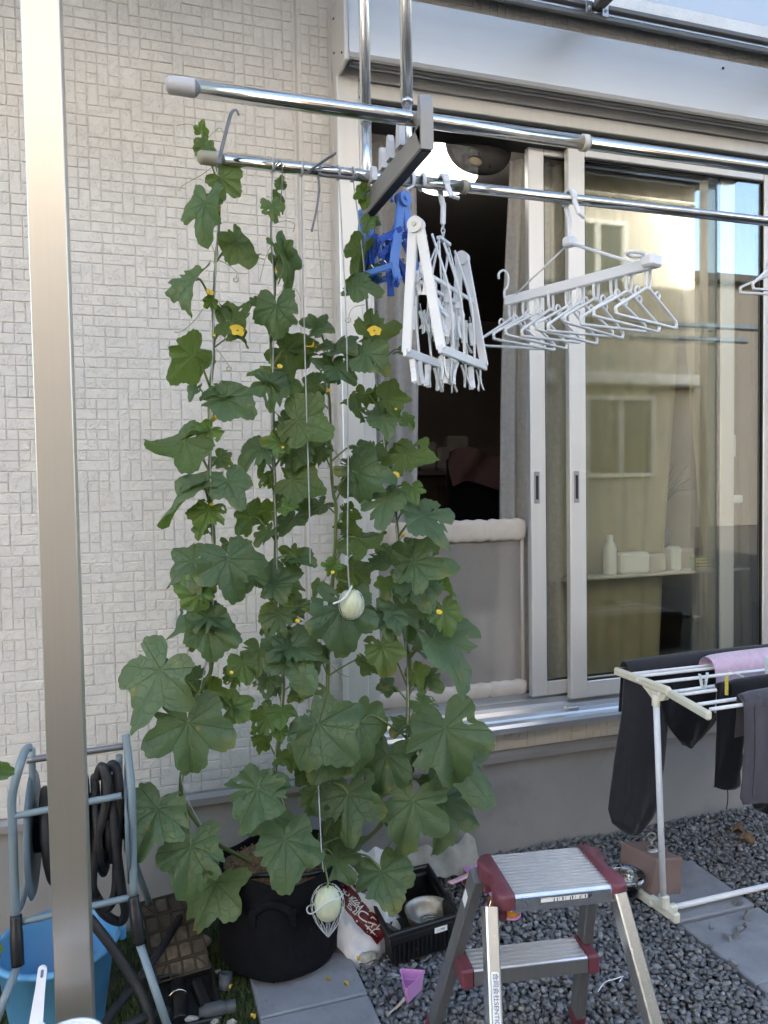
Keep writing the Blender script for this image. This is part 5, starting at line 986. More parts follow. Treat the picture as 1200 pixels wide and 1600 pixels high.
# ================================================================ POT, TRAY, BAG
M['felt'] = mat('black_felt', (.0085, .0088, .011), .95, 0, .25, 40, .5, 500, spec=.15)
M['black_plastic'] = mat('black_plastic', (.012, .012, .014), .42, 0, .15, 20)
M['potting'] = mat('potting_mix', (.10, .065, .035), .95, 0, .5, 120, 1.0, 160, col2=(.30, .21, .12))
PT = thing('grow_bag', (POT.x, POT.y, .03), 'round black felt grow bag standing on the concrete slab', 'grow bag')
def wob(a, z): return 1+.018*math.sin(3*a+z*9)+.012*math.sin(7*a+2)
def potsurf(u, v):
    a = u*2*math.pi; pr = [(.002, .032), (.140, .030), (.172, .032), (.178, .042), (.179, .12), (.179, .20), (.178, .26), (.176, .300), (.171, .302), (.166, .295), (.165, .255)]
    i = min(int(v*(len(pr)-1)), len(pr)-2); t = v*(len(pr)-1)-i; r = pr[i][0]*(1-t)+pr[i+1][0]*t; z = pr[i][1]*(1-t)+pr[i+1][1]*t
    return POT+V(r*wob(a, z)*math.cos(a), r*wob(a, z)*math.sin(a), z+(.010*math.sin(2*a+.6)+.006*math.sin(5*a) if z > .22 else 0))
MB().grid(potsurf, 56, 30).build('felt_wall', M['felt'], PT)
def strap(a0, zz, name):
    P = []
    for k in range(9):
        a = a0+(-.30+.075*k); P.append(POT+V(.186*math.cos(a), .186*math.sin(a), zz+.030*math.sin(math.pi*k/8)))
    m = MB(); m.tube(P, .011, 8, flat=(0, 0, 1)); 
    for k in (0, 8): q = P[k]; m.box(q+V(0, 0, -.012), (.020, .012, .050), rotz(a0+(-.3 if k == 0 else .3)+math.pi/2), .002)
    m.build(name, M['felt'], PT)
strap(-1.85, .225, 'handle'); strap(1.3, .225, 'handle')
so = MB(); so.grid(lambda u, v: POT+V(.163*v*math.cos(u*6.2832), .163*v*math.sin(u*6.2832), .268+.008*math.sin(u*19)*v+.006*math.sin(u*44+v*20)+.010*(1-v)), 48, 12); SOIL = so.build('soil', M['potting'], PT)
n = 420; aa = RNG.uniform(0, 6.283, n); rr = .160*np.sqrt(RNG.random(n)); sp_ = np.stack([POT.x+rr*np.cos(aa), POT.y+rr*np.sin(aa), np.full(n, .275)], 1)
cr = scatter('bark_chips', stone_bases(8, 9, 3), sp_, RNG.uniform(.003, .0065, n), RNG.random(n), mat('bark_chip', (.16, .10, .055), .9, 0, .5, 90, col2=(.34, .25, .15)), RNG); attach(cr, PT); tag(cr, kind='stuff')
MB().tube(spline([POT+V(-.15, -.06, .285), POT+V(-.06, -.10, .300), POT+V(.03, -.12, .292), POT+V(.12, -.10, .28)], 6), .0075, 8).build('drip_pipe', M['black_plastic'], PT)
PS = thing('pot_stand', (POT.x, POT.y, 0), 'low black wire stand under the felt grow bag', 'pot stand')
MB().lathe([(.120, .022), (.136, .022), (.136, .029), (.120, .029)], POT, 36).build('ring', M['black_plastic'], PS)
for px, py in ((423, 1560), (518, 1513), (352, 1535), (470, 1450)):
    p = atZ(px, py, .0155); d = V(p.x-POT.x, p.y-POT.y, 0).normalized()*.150; q = POT+d
    MB().tube([q+V(0, 0, .044), q+V(0, 0, .0152)], .0062, 10).build('leg', M['black_plastic'], PS)
# black tray with its clutter
TC = [(.650, -.170), (.900, -.155), (.880, -.470), (.645, -.500)]
TR2 = thing('seed_tray', (.77, -.32, 0), 'black plastic tray holding a metal bowl on the gravel', 'tray')
def quad(sc_, z): cx, cy = .769, -.324; return [V(cx+(x-cx)*sc_, cy+(y-cy)*sc_, z) for x, y in TC]
def shell(rows, caps=True): 
    m = MB(); vs = [p for s_, z in rows for p in quad(s_, z)]; k = len(rows); m.add(vs, [(i*4+j, i*4+(j+1) % 4, (i+1)*4+(j+1) % 4, (i+1)*4+j) for i in range(k-1) for j in range(4)]+([(0, 3, 2, 1), tuple((k-1)*4+j for j in range(4))] if caps else [])); return m
shell([(.80, .008), (.86, .010), (.90, .075), (.955, .077), (.96, .094), (.955, .096), (.90, .096), (.86, .090), (.80, .022)]).build('tray_body', M['black_plastic'], TR2)
shell([(.965, .097), (.985, .099), (1.0, .103), (1.0, .112), (.985, .115), (.92, .115), (.90, .110), (.895, .0975)], False).build('rim', M['black_plastic'], TR2)
for k in range(14):
    a, b = quad(.905, .042)[3], quad(.905, .042)[2]; p = lerp(a, b, (k+.7)/14.5); MB().box(p+V(0, -.003, 0), (.004, .006, .055), None, .001).build('tray_rib', M['black_plastic'], TR2)
lbp = lerp(quad(.962, .086)[3], quad(.962, .086)[2], .72)+V(0, -.003, 0); dl = (quad(1, 0)[2]-quad(1, 0)[3]).normalized(); MB().box(lbp, (.042, .001, .016), rotz(math.atan2(dl.y, dl.x)), .0002).build('price_label', M['sticker'], TR2)
text_obj('J-1M8', 'lettering', M['ink'], frame(dl, V(0, 0, 1), V(dl.y, -dl.x, 0), lbp+V(dl.y, -dl.x, 0)*.0008), .010, TR2, .00005)
M['tin'] = mat('worn_tin', (.40, .39, .36), .42, .7, .2, 30, .3, 120, dirt=((.20, .17, .12), 12, .52)); M['pale_clay'] = mat('pale_clay', (.50, .42, .33), .8, 0, .12, 20)
bc = V(.812, -.385, .030)
BW = thing('metal_bowl', bc, 'round worn metal bowl with ringed bottom in the black tray', 'bowl'); MB().lathe([(.001, .004), (.045, .004), (.056, .012), (.068, .044), (.074, .066), (.077, .067), (.075, .062), (.066, .042), (.054, .014), (.044, .008), (.001, .008)], bc, 36).build('bowl_wall', M['tin'], BW)
for r_ in (.014, .022, .031, .040): MB().tube([bc+V(r_*math.cos(a)+.006, r_*math.sin(a)-.004, .016+r_*.35) for a in np.linspace(0, 6.28, 24, endpoint=False)], .0034, 7, closed=True).build('coil_ring', M['tin'], BW)
PL = MB().lathe([(.001, 0), (.030, .0), (.040, .046), (.043, .046), (.038, .002)], (.722, -.400, .026), 24).build('nursery_pot', M['black_plastic']); tag(PL, 'tiny empty black nursery pot beside the bowl in the tray', 'pot')
PK = MB().box((.740, -.250, .075), (.030, .012, .10), Euler((.35, .2, .4)).to_matrix(), .004).build('clay_marker', M['pale_clay']); tag(PK, 'pale clay piece standing in the tray behind the low leaf', 'marker')
WD = MB().box((.705, -.420, .058), (.13, .030, .007), Euler((.1, .30, -.75)).to_matrix(), .002).build('dark_slat', mat('grey_slat', (.10, .095, .09), .6)); tag(WD, 'grey plastic slat leaning inside the tray corner', 'slat')
SHM = mat('dusty_sheet', (.34, .33, .29), .7, 0, .15, 25, .4, 60)
SH = MB(); SH.grid(lambda u, v: V(.84+.28*u, -.050-.080*v+.008*math.sin(u*15), .115-.085*v+.014*math.sin(u*9+v*4)+.010*math.sin(u*23)), 22, 10); tag(SH.build('plastic_sheet', SHM), 'crumpled dusty plastic sheet lying between tray and wall', 'plastic sheet')
# soil bag with print
def pdir(dx, dy, n_): d = _r*dx-_u*dy; return (d-_f*(n_.dot(d)/n_.dot(_f))).normalized()
bn = V(.10, -.62, .78).normalized(); e1 = pdir(-.80, -.60, bn); e2 = bn.cross(e1); bcen = V(.592, -.315, .085)
M['bag_white'] = mat('glossy_bag_white', (.70, .70, .72), .3, 0, .05, 15, .5, 45); M['bag_grey'] = M['bag_white']; M['bag_red'] = mat('bag_print_red', (.155, .012, .018), .35, 0, .1, 15, .4, 45)
def bagpt(p, q, lift=0.0):
    e = max(0, (1-abs(p)**4)*(1-abs(q)**4)); w = .045*e**.6; cr_ = (.006*math.sin(p*7+q*3)+.004*math.sin(q*13-p*5)+.003*math.sin(p*23+q*9))*(.3+.7*e)
    return bcen+e1*(p*.138)+e2*(q*.105)+bn*(w+cr_+lift)
BG = thing('soil_bag', bcen-V(0, 0, .08), 'white soil bag with dark red printed band squeezed between pot and tray', 'bag')
bm2 = MB(); bm2.grid(lambda u, v: bagpt(2*u-1, 2*v-1), 28, 20); bm2.grid(lambda u, v: bagpt(2*u-1, 2*v-1)-bn*(.09*max(0, (1-abs(2*u-1)**4)*(1-abs(2*v-1)**4))**.6+.001), 28, 20); bm2.build('bag_skin', M['bag_white'], BG)
MB().grid(lambda u, v: bagpt(-.80+1.65*u, -.26+.58*v, .0012), 26, 10).build('printed_band', M['bag_red'], BG)
MB().grid(lambda u, v: bagpt(.30+.20*v*math.cos(u*6.2832), -.60+.28*v*math.sin(u*6.2832), .0012), 28, 5).build('printed_oval', M['bag_red'], BG)
def baglet(body, p, q, size, m): c = bagpt(p, q, .0026); text_obj(body, 'lettering', m, frame(e1, e2, bn, c), size, BG, .0004)
baglet('10', .28, -.60, .040, M['sticker'])
for k, ch in enumerate('ブレンド'): baglet(ch, -.56+.20*k, -.62+.0*k, .030, M['ink'])
for k, ch in enumerate('花つ陽ば'): baglet(ch, -.50+.28*k, .03, .046, M['sticker'])
W2 = MB(); W2.grid(lambda u, v: V(.668+.10*u, -.070-.03*math.sin(v*3), .150-.11*v+.008*math.sin(u*11+v*7)), 10, 10); W2b = W2.build('paper_packet', M['bag_white']); tag(W2b, 'white paper packet standing against the wall behind the tray', 'packet')
# stone, mould, stalk, petals
M['pale_stone'] = mat('pale_stone', (.40, .39, .34), .85, 0, .25, 60, .8, 120)
bv, bf = GB[3]; pc = atZ(574, 1495, .022); tag(MB().add([Vector((v[0]*.030, v[1]*.028, v[2]*.026))+pc for v in stone_bases(1, 40, 9)[0][0]], [tuple(int(i) for i in f) for f in stone_bases(1, 40, 9)[0][1]], True).build('pale_stone', M['pale_stone']), 'round pale stone at the foot of the soil bag', 'stone')
M['lilac'] = mat('lilac_plastic', (.64, .30, .58), .4, 0, .04, 20); M['orange_p'] = mat('amber_plastic', (.52, .22, .02), .3, 0, .08, 20)
mz = .062; tri = [atZ(624, 1514, mz), atZ(666, 1517, mz), atZ(634, 1548, mz)]; mc = (tri[0]+tri[1]+tri[2])/3
def tr_ring(s_, z, rnd=6):
    out = []
    for k in range(3):
        p, a, b = tri[k], tri[(k-1) % 3], tri[(k+1) % 3]
        for t in np.linspace(0, 1, rnd): q0 = lerp(p, a, .14*(1-t)); q1 = lerp(p, b, .14*t); q = (q0 if t < .5 else q1)*.6+p*.4 if False else lerp(lerp(p, a, .14), lerp(p, b, .14), t)*.5+p*.5; out.append(V(mc.x+(q.x-mc.x)*s_, mc.y+(q.y-mc.y)*s_, z))
    return out
def rings(rows, n_): return [(i*n_+j, i*n_+(j+1) % n_, (i+1)*n_+(j+1) % n_, (i+1)*n_+j) for i in range(rows-1) for j in range(n_)]
mm = MB(); rows = [(.78, .016), (.93, .058), (1.02, .060), (1.02, .064), (.96, .064), (.86, .040), (.80, .038), (.74, .022)]; vs = [p for s_, z in rows for p in tr_ring(s_, z)]; nn = 18
mm.add(vs, rings(len(rows), nn)+[tuple(range((len(rows)-1)*nn, len(rows)*nn))]+[tuple(range(nn))[::-1]]); tag(mm.build('sand_mould', M['lilac']), 'pink triangular sand mould lying on the gravel', 'sand mould')
tag(MB().tube(spline([atZ(632, 1560, .030), atZ(622, 1572, .024), atZ(612, 1580, .022), atZ(605, 1588, .022)], 5), [.004*(1-i/17) +.0006 for i in range(16)], 6).build('dry_stalk', M['pale_clay']), 'pale dry stalk pointing down-left from the pink mould', 'stalk')
M['fallen'] = mat('fallen_petal', (.50, .33, .04), .7, 0, .3, 80)
for k, (px, py, z, lab) in enumerate(((512, 1529, .017, 'small yellow petal fallen on the slab nearest the pot stand leg'), (541, 1536, .017, 'yellow petal fallen on the slab near its right edge'), (396, 1587, .02, 'brownish yellow leaf scrap at the left edge of the slab'), (561, 1497, .02, 'yellow scrap beside the round pale stone'), (361, 1540, .012, 'yellow scrap on the grass beside the short pipe'))):
    c = atZ(px, py, z+.004); o = MB(); o.grid(lambda u, v: c+V((u-.5)*.012, (v-.5)*.009+.002*math.sin(u*5+k), .005*math.sin(u*4+v*5+k)), 4, 4); tag(o.build('fallen_petal', M['fallen']), lab, 'petal', 'fallen petals')
# sand toys beneath the ladder
def heart_cup(c, rot, sc_, lab, grp):
    t = thing('sand_toy', c, lab, 'sand toy', grp); n_ = 30; sh = []
    for k in range(n_):
        a = 2*math.pi*k/n_; x = 16*math.sin(a)**3/17; y = (13*math.cos(a)-5*math.cos(2*a)-2*math.cos(3*a)-math.cos(4*a))/17; p = rotz(rot) @ V(x, y, 0)*sc_; sh.append(p)
    def ring(s_, z): return [c+V(p.x*s_, p.y*s_, z) for p in sh]
    m = MB(); vs = ring(1.06, .0)+ring(1.06, .003)+ring(.95, .004)+ring(.88, .048); m.add(vs, rings(4, n_)); m.build('cup_wall', M['orange_p'], t)
    m = MB(); vs = ring(.90, .049)+ring(.90, .053)+ring(.02, .054); m.add(vs, rings(3, n_)); m.build('cup_top', M['lilac'], t)
    m = MB(); vs = ring(1.0, .0045)+ring(1.12, .0045)+ring(1.12, .0075)+ring(1.0, .0075); m.add(vs, rings(4, n_)+[(3*n_+j, 3*n_+(j+1) % n_, (j+1) % n_, j) for j in range(n_)]); m.build('cup_rim', M['lilac'], t)
heart_cup(atZ(790, 1422, .012), 2.0, .062, 'amber and lilac heart-shaped sand toy under the front of the ladder', 'amber and lilac sand toys')
heart_cup(atZ(880, 1398, .012), .4, .048, 'amber and lilac sand toy seen below the ladder tread at the right', 'amber and lilac sand toys')
heart_cup(atZ(741, 1384, .012), -.6, .046, 'amber and lilac sand toy between the tray and the ladder', 'amber and lilac sand toys')
SCP = thing('toy_scoop', atZ(715, 1375, .03), 'pale pink toy scoop handle lying over the tray edge', 'toy scoop'); a_, b_ = atZ(703, 1380, .115), atZ(745, 1362, .08); MB().bar(a_, b_, .020, .008, (0, 0, 1), .003).build('handle', mat('pale_pink_plastic', (.66, .42, .50), .45), SCP); MB().lathe([(.001, 0), (.020, .002), (.028, .030), (.025, .030), (.018, .006), (.001, .005)], b_+V(.024, .006, -.02), 20).build('scoop_cup', M['lilac'], SCP)
# glass bowl, zip tie, block with eye bolt
GLS = glass_mat('clear_bowl', (.86, .88, .88), 2.2, .02, .06); gc = atZ(978, 1399, .012); tag(MB().lathe([(.001, .0), (.030, .0), (.052, .020), (.060, .050), (.061, .075), (.058, .075), (.056, .050), (.048, .022), (.028, .004), (.001, .004)], gc, 32).build('glass_bowl', GLS), 'clear plastic bowl lying behind the ladder at the pink block', 'bowl')
tag(MB().tube(spline([atZ(934, 1550, .03), atZ(945, 1535, .032), atZ(960, 1530, .034), atZ(974, 1525, .034)], 5)+[atZ(968, 1534, .034)], .0016, 6).build('cable_tie', M['white_plastic']), 'thin white cable tie lying on the gravel by the ladder leg', 'cable tie')
M['pier'] = mat('pinkish_concrete', (.235, .165, .150), .88, 0, .12, 12, .5, 130, dirt=((.20, .16, .15), 7, .55))
CB = thing('concrete_block', (1.63, -.35, 0), 'pinkish tapered concrete block with an iron eye bolt behind the rack post', 'concrete block')
bt = [atZ(967, 1378, .012), atZ(1015, 1402, .012), atZ(1063, 1398, .012)]; bt.append(bt[0]+bt[2]-bt[1]); tp_ = [atZ(971, 1318, .13), atZ(1026, 1346, .13), atZ(1067, 1343, .13)]; tp_.append(tp_[0]+tp_[2]-tp_[1])
cbm = MB(); tc_ = (tp_[0]+tp_[2])/2; inn = [lerp(p, tc_, .08)+V(0, 0, .006) for p in tp_]; cbm.add(bt+tp_+inn, [(0, 3, 2, 1)]+[(i, (i+1) % 4, 4+(i+1) % 4, 4+i) for i in range(4)]+[(4+i, 4+(i+1) % 4, 8+(i+1) % 4, 8+i) for i in range(4)]+[(8, 9, 10, 11)]); cbm.build('block_body', M['pier'], CB)
eb = tc_+V(.0, .0, .008); MB().lathe([(.022, 0), (.020, .006), (.010, .008)], eb-V(0, 0, .003), 16).build('bolt_plate', M['tin'], CB); MB().tube([eb, eb+V(0, 0, .030)], .004, 8).build('bolt', M['tin'], CB); MB().tube([eb+V(.013*math.cos(a), -.004*math.cos(a), .043+.013*math.sin(a)) for a in np.linspace(0, 6.28, 20, endpoint=False)], .0034, 8, closed=True).build('eye', M['tin'], CB)
for k, (px, py) in enumerate(((1150, 1296), (1163, 1310))):
    c = atZ(px, py, .035); o = MB().grid(lambda u, v: c+V((u-.5)*.07, (v-.5)*.04, .014*math.sin(u*5+v*3+k)), 5, 4); tag(o.build('dry_leaf', mat('dry_leaf', (.17, .11, .06), .8, 0, .3, 60)), ('dry brown leaf curled on the gravel near the wall', 'second dry brown leaf lying nearer the rack on the gravel')[k], 'dry leaf', 'dry leaves on the gravel')

# ================================================================ HOSE REEL, BUCKET, DRAIN
M['reel_tube'] = mat('grey_blue_painted_tube', (.20, .26, .29), .42, .1, .06, 12); M['hose'] = mat('black_ribbed_hose', (.018, .018, .020), .5, 0, .2, 30, .6, 700); M['reel_grey'] = mat('grey_reel_plastic', (.17, .21, .235), .5)
HR = thing('hose_reel', (-.16, -.47, 0), 'grey-blue hose reel with black hose behind the wide aluminium post', 'hose reel')
yf = -.55; T_ = lambda px, py, y=yf: atY(px, py, y)
def tubes(pts, r_, nm, m=None): return MB().tube(spline(pts, 5), r_, 12).build(nm, m or M['reel_tube'], HR)
tubes([T_(48, 1168, -.50), T_(40, 1172, -.51), T_(30, 1200), T_(19, 1245), T_(20, 1300), T_(25, 1440)], .0098, 'frame_tube'); tubes([T_(196, 1148, -.52), T_(200, 1180, -.53), T_(206, 1240), T_(207, 1300), T_(209, 1400)], .0098, 'frame_tube')
for p0, p1 in (((23, 1275), (190, 1243)), ((36, 1440), (203, 1402))): tubes([T_(*p0), lerp(T_(*p0), T_(*p1), .5), T_(*p1)], .0082, 'cross_tube')
tubes([T_(42, 1188, -.46), lerp(T_(42, 1188, -.46), T_(194, 1166, -.46), .5), T_(194, 1166, -.46)], .0085, 'handle_bar', M['dark_alu'])
tubes([T_(50, 1170, -.46), T_(50, 1300, -.42), T_(38, 1395, -.38), T_(30, 1420, -.30)], .0082, 'frame_tube'); tubes([T_(186, 1180, -.46), T_(189, 1260, -.44), T_(208, 1340, -.40), T_(234, 1412, -.26)], .0088, 'frame_tube')
for (a_, b_, f_) in (((25, 1430), (28, 1508), (-8, 1600)), ((208, 1400), (218, 1474), (262, 1604))):
    p, q = T_(*a_), T_(*b_, -.575); MB().tube(spline([p, lerp(p, q, .5)+V(0, -.004, 0), q], 5), [.0135]*4+[.015]*4+[.0145]*3, 14).build('joint_socket', M['black_plastic'], HR)
    e = q+(T_(*f_, -.64)-q)*1.18; MB().tube([q, V(e.x, e.y, max(e.z, .004))], .0098, 12).build('leg', M['reel_tube'], HR)
ry = Matrix.Rotation(math.pi/2, 3, 'Y'); dc = V(0, -.42, .525)
for x in (-.272, -.045): MB().lathe([(.03, -.004), (.150, -.004), (.158, 0), (.150, .005), (.03, .005)], (x, dc.y, dc.z), 40, ry).build('flange', M['reel_grey'], HR)
MB().tube([(-.272, dc.y, dc.z), (-.045, dc.y, dc.z)], .05, 24).build('drum', M['black_plastic'], HR)
def coil(x0, x1, r0, turns, ph):
    P = []
    for k in range(int(turns*18)+1): a = k/18*2*math.pi; t = k/(turns*18); P.append(V(x0+(x1-x0)*t+.004*math.sin(a*.5), dc.y+(r0+.006*math.sin(a*1.3+ph))*math.cos(a+ph), dc.z+(r0+.008*math.sin(a*.7))*math.sin(a+ph)))
    return MB().tube(P, .0105, 9).build('hose_coil', M['hose'], HR)
coil(-.25, -.08, .075, 7, 0); coil(-.245, -.075, .098, 7, 1.2); coil(-.235, -.09, .120, 5, 2.2)
def hose(pts, r_=.0115): return MB().tube(spline([atY(x, y, yy) for x, y, yy in pts], 7), r_, 11).build('hose', M['hose'], HR)
hose([(165, 1205, -.47), (178, 1195, -.49), (186, 1230, -.51), (183, 1330, -.51), (180, 1395, -.50), (165, 1420, -.50), (150, 1400, -.50)])
hose([(152, 1215, -.50), (160, 1198, -.52), (168, 1240, -.53), (150, 1320, -.53), (144, 1380, -.52), (150, 1400, -.5)])
hose([(172, 1210, -.49), (179, 1300, -.53), (190, 1390, -.52), (196, 1425, -.50), (186, 1440, -.48), (160, 1425, -.5), (140, 1390, -.5)])
hose([(140, 1435, -.56), (175, 1480, -.57), (205, 1525, -.58), (225, 1560, -.60), (236, 1600, -.62), (236, 1640, -.64)], .0120)
hose([(292, 1412, -.20), (272, 1450, -.28), (240, 1500, -.42), (205, 1545, -.52), (170, 1590, -.60), (150, 1625, -.66)], .0110)
hose([(190, 1608, -.66), (225, 1590, -.62), (262, 1580, -.56)], .0110)
# bucket
M['bucket_blue'] = mat('sky_blue_plastic', (.11, .34, .60), .4, 0, .06, 10)
bk = V(-.225, -.425, .002); BK = thing('bucket', bk, 'sky-blue plastic bucket under the hose reel', 'bucket')
MB().lathe([(.001, .0), (.105, .0), (.108, .006), (.140, .222), (.152, .226), (.156, .234), (.152, .241), (.142, .241), (.137, .232), (.104, .010), (.001, .010)], bk, 44).build('bucket_wall', M['bucket_blue'], BK)
for a in (.15, math.pi+.15): MB().box(bk+V(.158*math.cos(a), .158*math.sin(a), .214), (.020, .030, .036), rotz(a), .005).build('handle_lug', M['bucket_blue'], BK)
MB().tube([bk+V(.160*math.cos(.15)*math.cos(t)-.160*math.sin(.15)*math.sin(t)*.95, .160*math.sin(.15)*math.cos(t)+.160*math.cos(.15)*math.sin(t)*.95, .222-.05*abs(math.sin(t))) for t in np.linspace(math.pi, 0, 24)], .003, 7).build('bail', M['white_plastic'], BK)
# drain cover leaning by the wall: ribs and cells
M['drain'] = mat('weathered_brown_plastic', (.085, .070, .056), .7, 0, .25, 14, .4, 90, dirt=((.20, .165, .125), 9, .55)); M['drain_rib'] = mat('drain_rib', (.045, .038, .032), .6, 0, .2, 20)
DCV = thing('drain_cover', (.07, -.31, 0), 'brown ribbed drain cover panel leaning beside the grow bag', 'drain cover')
d00, d10, d01 = atY(247, 1536, -.320), atY(308, 1518, -.325), atY(221, 1420, -.215); du, dv = d10-d00, d01-d00; du = du.normalized()*.145; dv = dv.normalized()*.215; dn_ = du.cross(dv).normalized()
if dn_.dot(CAM-d00) < 0: dn_ = -dn_
bp_ = MB(); bp_.add([d00-dn_*.010, d00+du-dn_*.010, d00+du+dv-dn_*.010, d00+dv-dn_*.010, d00, d00+du, d00+du+dv, d00+dv], [(0, 3, 2, 1), (4, 5, 6, 7), (0, 1, 5, 4), (1, 2, 6, 5), (2, 3, 7, 6), (3, 0, 4, 7)]); bp_.build('panel', M['drain_rib'], DCV)
NU_, NV_ = 4, 5
for i in range(NU_):
    for j in range(NV_):
        if i == 2 and j == NV_-1: continue
        c = d00+du*((i+.5)/NU_)+dv*((j+.5)/NV_); MB().bar(c-du*(.5/NU_-.016), c+du*(.5/NU_-.016), dv.length/NV_-.009, .004, dn_, .0012).build('cell', M['drain'], DCV)
for i in range(NU_+1): MB().bar(d00+du*(i/NU_)+dn_*.003, d00+du*(i/NU_)+dv+dn_*.003, .0045, .008, dn_, .001).build('rib', M['drain_rib'], DCV)
for j in range(NV_+1): MB().bar(d00+dv*(j/NV_)+dn_*.0035, d00+dv*(j/NV_)+du+dn_*.0035, .0045, .0075, dn_, .001).build('rib', M['drain_rib'], DCV)
for (i, j, s_) in ((0, 0, 1), (3, 0, -1), (0, 4, -1)):
    a_ = d00+du*(i/NU_)+dv*(j/NV_); b_ = a_+du/NU_+dv/NV_
    if s_ < 0: a_, b_ = a_+dv/NV_, a_+du/NU_
    MB().bar(lerp(a_, b_, .08)+dn_*.004, lerp(a_, b_, .92)+dn_*.004, .0035, .006, dn_, .001).build('rib', M['drain_rib'], DCV)
# open valve pit in the lawn
VP = thing('valve_box', (.07, -.44, 0), 'open black valve box with a tap fitting sunk in the lawn', 'valve box')
for c, s_ in (((.0, -.425, .0), (.012, .22, .04)), ((.168, -.425, .0), (.012, .22, .04)), ((.084, -.535, .0), (.18, .012, .04)), ((.084, -.315, .0), (.18, .012, .04))): MB().box(c, s_, None, .003).build('box_wall', M['black_plastic'], VP)
MB().box((.084, -.425, -.006), (.16, .21, .006)).build('box_floor', M['black_gap'], VP)
MB().tube(spline([(.07, -.34, -.002), (.075, -.42, .0), (.07, -.50, -.002)], 5), .022, 16).build('valve_body', M['black_plastic'], VP); MB().tube([V(.07+.026*math.cos(a), -.405, .001+.026*math.sin(a)) for a in np.linspace(.2, 2.9, 12)], .0028, 7).build('metal_ring', M['steel'], VP); MB().box((.132, -.43, .006), (.03, .12, .035), Euler((.1, .1, .2)).to_matrix(), .006).build('pipe_bracket', M['black_plastic'], VP)
M['grey_pvc'] = mat('grey_pvc', (.075, .082, .088), .5, 0, .12, 20)
ca, cb_ = atZ(318, 1581, .024), atZ(376, 1570, .024); CN = thing('hose_connector', (ca+cb_)/2-V(0, 0, .024), 'grey plastic hose connector lying on the lawn', 'hose connector'); dd = (cb_-ca).normalized()
MB().tube([ca-dd*.012, ca, ca+dd*.004, ca+dd*.046, ca+dd*.050, ca+dd*.062], [.011, .0125, .0185, .0195, .0165, .0150], 18).build('connector_body', M['grey_pvc'], CN); MB().tube([ca+dd*.060, ca+dd*.082], .0165, 18, cap=False).build('connector_collar', M['grey_pvc'], CN); MB().tube([ca+dd*.055, ca+dd*.080], .010, 12).build('connector_core', M['black_gap'], CN)
pc = atZ(351, 1545, .0); tag(MB().lathe([(.018, 0), (.0185, .040), (.0155, .040), (.015, .004), (.001, .004)], pc, 20, Euler((-.25, .15, 0)).to_matrix()).build('pipe_stub', M['grey_pvc']), 'short grey pipe stub standing in the grass by the pot', 'pipe')
for k, (px, py, s_, lab) in enumerate(((315, 1472, .030, 'pale crumpled cloth scrap between drain cover and pot'), (340, 1518, .012, 'small white scrap above the grey pipe stub'), (300, 1592, .020, 'grey stone left of the hose connector'), (335, 1594, .018, 'flat pale stone under the hose connector'), (362, 1598, .014, 'small grey stone below the hose connector end'))):
    c = atZ(px, py, s_*.6); bv, bf = stone_bases(1, 26, 40+k)[0]; tag(MB().add([Vector((v[0]*s_, v[1]*s_*.8, v[2]*s_*(1.1 if k == 0 else .8)))+c for v in bv], [tuple(int(i) for i in f) for f in bf], k < 2).build('cloth_scrap' if k < 2 else 'lawn_stone', mat('pale_rag', (.42, .38, .34), .9, 0, .15, 40, .6, 90) if k < 2 else M['pale_stone']), lab, 'scrap' if k < 2 else 'stone')
# dipper and ball on a low stool at the frame's lower left corner
ST_ = thing('stool', (-.20, -1.27, 0), 'low white plastic stool carrying the dipper and the pink ball', 'stool')
MB().box((-.22, -1.275, .481), (.30, .20, .018), None, .006).build('seat', M['white_plastic'], ST_)
for sx in (-.16, .16):
    for sy in (-.08, .08): MB().bar((-.22+sx*.8, -1.275+sy, .473), (-.22+sx*.85, -1.275+sy*1.05, .0), .03, .03, (0, 1, 0), .004).build('leg', M['white_plastic'], ST_)
DP = thing('dipper', (-.12, -1.24, .490), 'white dipper with a holed upright handle at the bottom left', 'dipper')
h0, h1 = atY(66, 1518, -1.205), atY(56, 1600, -1.215); hd_ = (h0-h1).normalized(); hs = V(1, .1, 0); hs = (hs-hd_*hs.dot(hd_)).normalized(); hn = hd_.cross(hs)
w_ = .0068; pts = [(-w_*1.5, 0), (w_*1.5, 0), (w_*1.08, .050), (w_*.98, .078)]+[(w_*math.cos(a), .080+w_*math.sin(a)) for a in np.linspace(.15, math.pi-.15, 9)]+[(-w_*.98, .078), (-w_*1.08, .050)]
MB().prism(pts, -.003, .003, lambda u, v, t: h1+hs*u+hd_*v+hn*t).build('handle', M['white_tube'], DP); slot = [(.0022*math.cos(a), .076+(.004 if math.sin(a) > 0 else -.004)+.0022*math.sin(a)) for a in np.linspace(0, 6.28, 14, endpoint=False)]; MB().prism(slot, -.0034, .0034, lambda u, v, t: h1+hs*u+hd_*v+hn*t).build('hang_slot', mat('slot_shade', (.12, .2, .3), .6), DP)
MB().lathe([(.001, 0), (.042, 0), (.049, .048), (.052, .050), (.047, .044), (.039, .004), (.001, .004)], (-.122, -1.255, .4905), 32).build('cup', M['white_tube'], DP); MB().bar(h1+V(0, -.006, .004), V(-.14, -1.235, .530), .02, .006, (0, 0, 1), .002).build('neck', M['white_tube'], DP)
pb = atY(12, 1606, -1.21); tag(MB().ball((pb.x, pb.y, .4905+.030), .030, 20, 14).build('pink_ball', mat('pink_rubber', (.62, .10, .22), .45, 0, .05, 20)), 'small pink ball at the bottom left corner', 'ball')
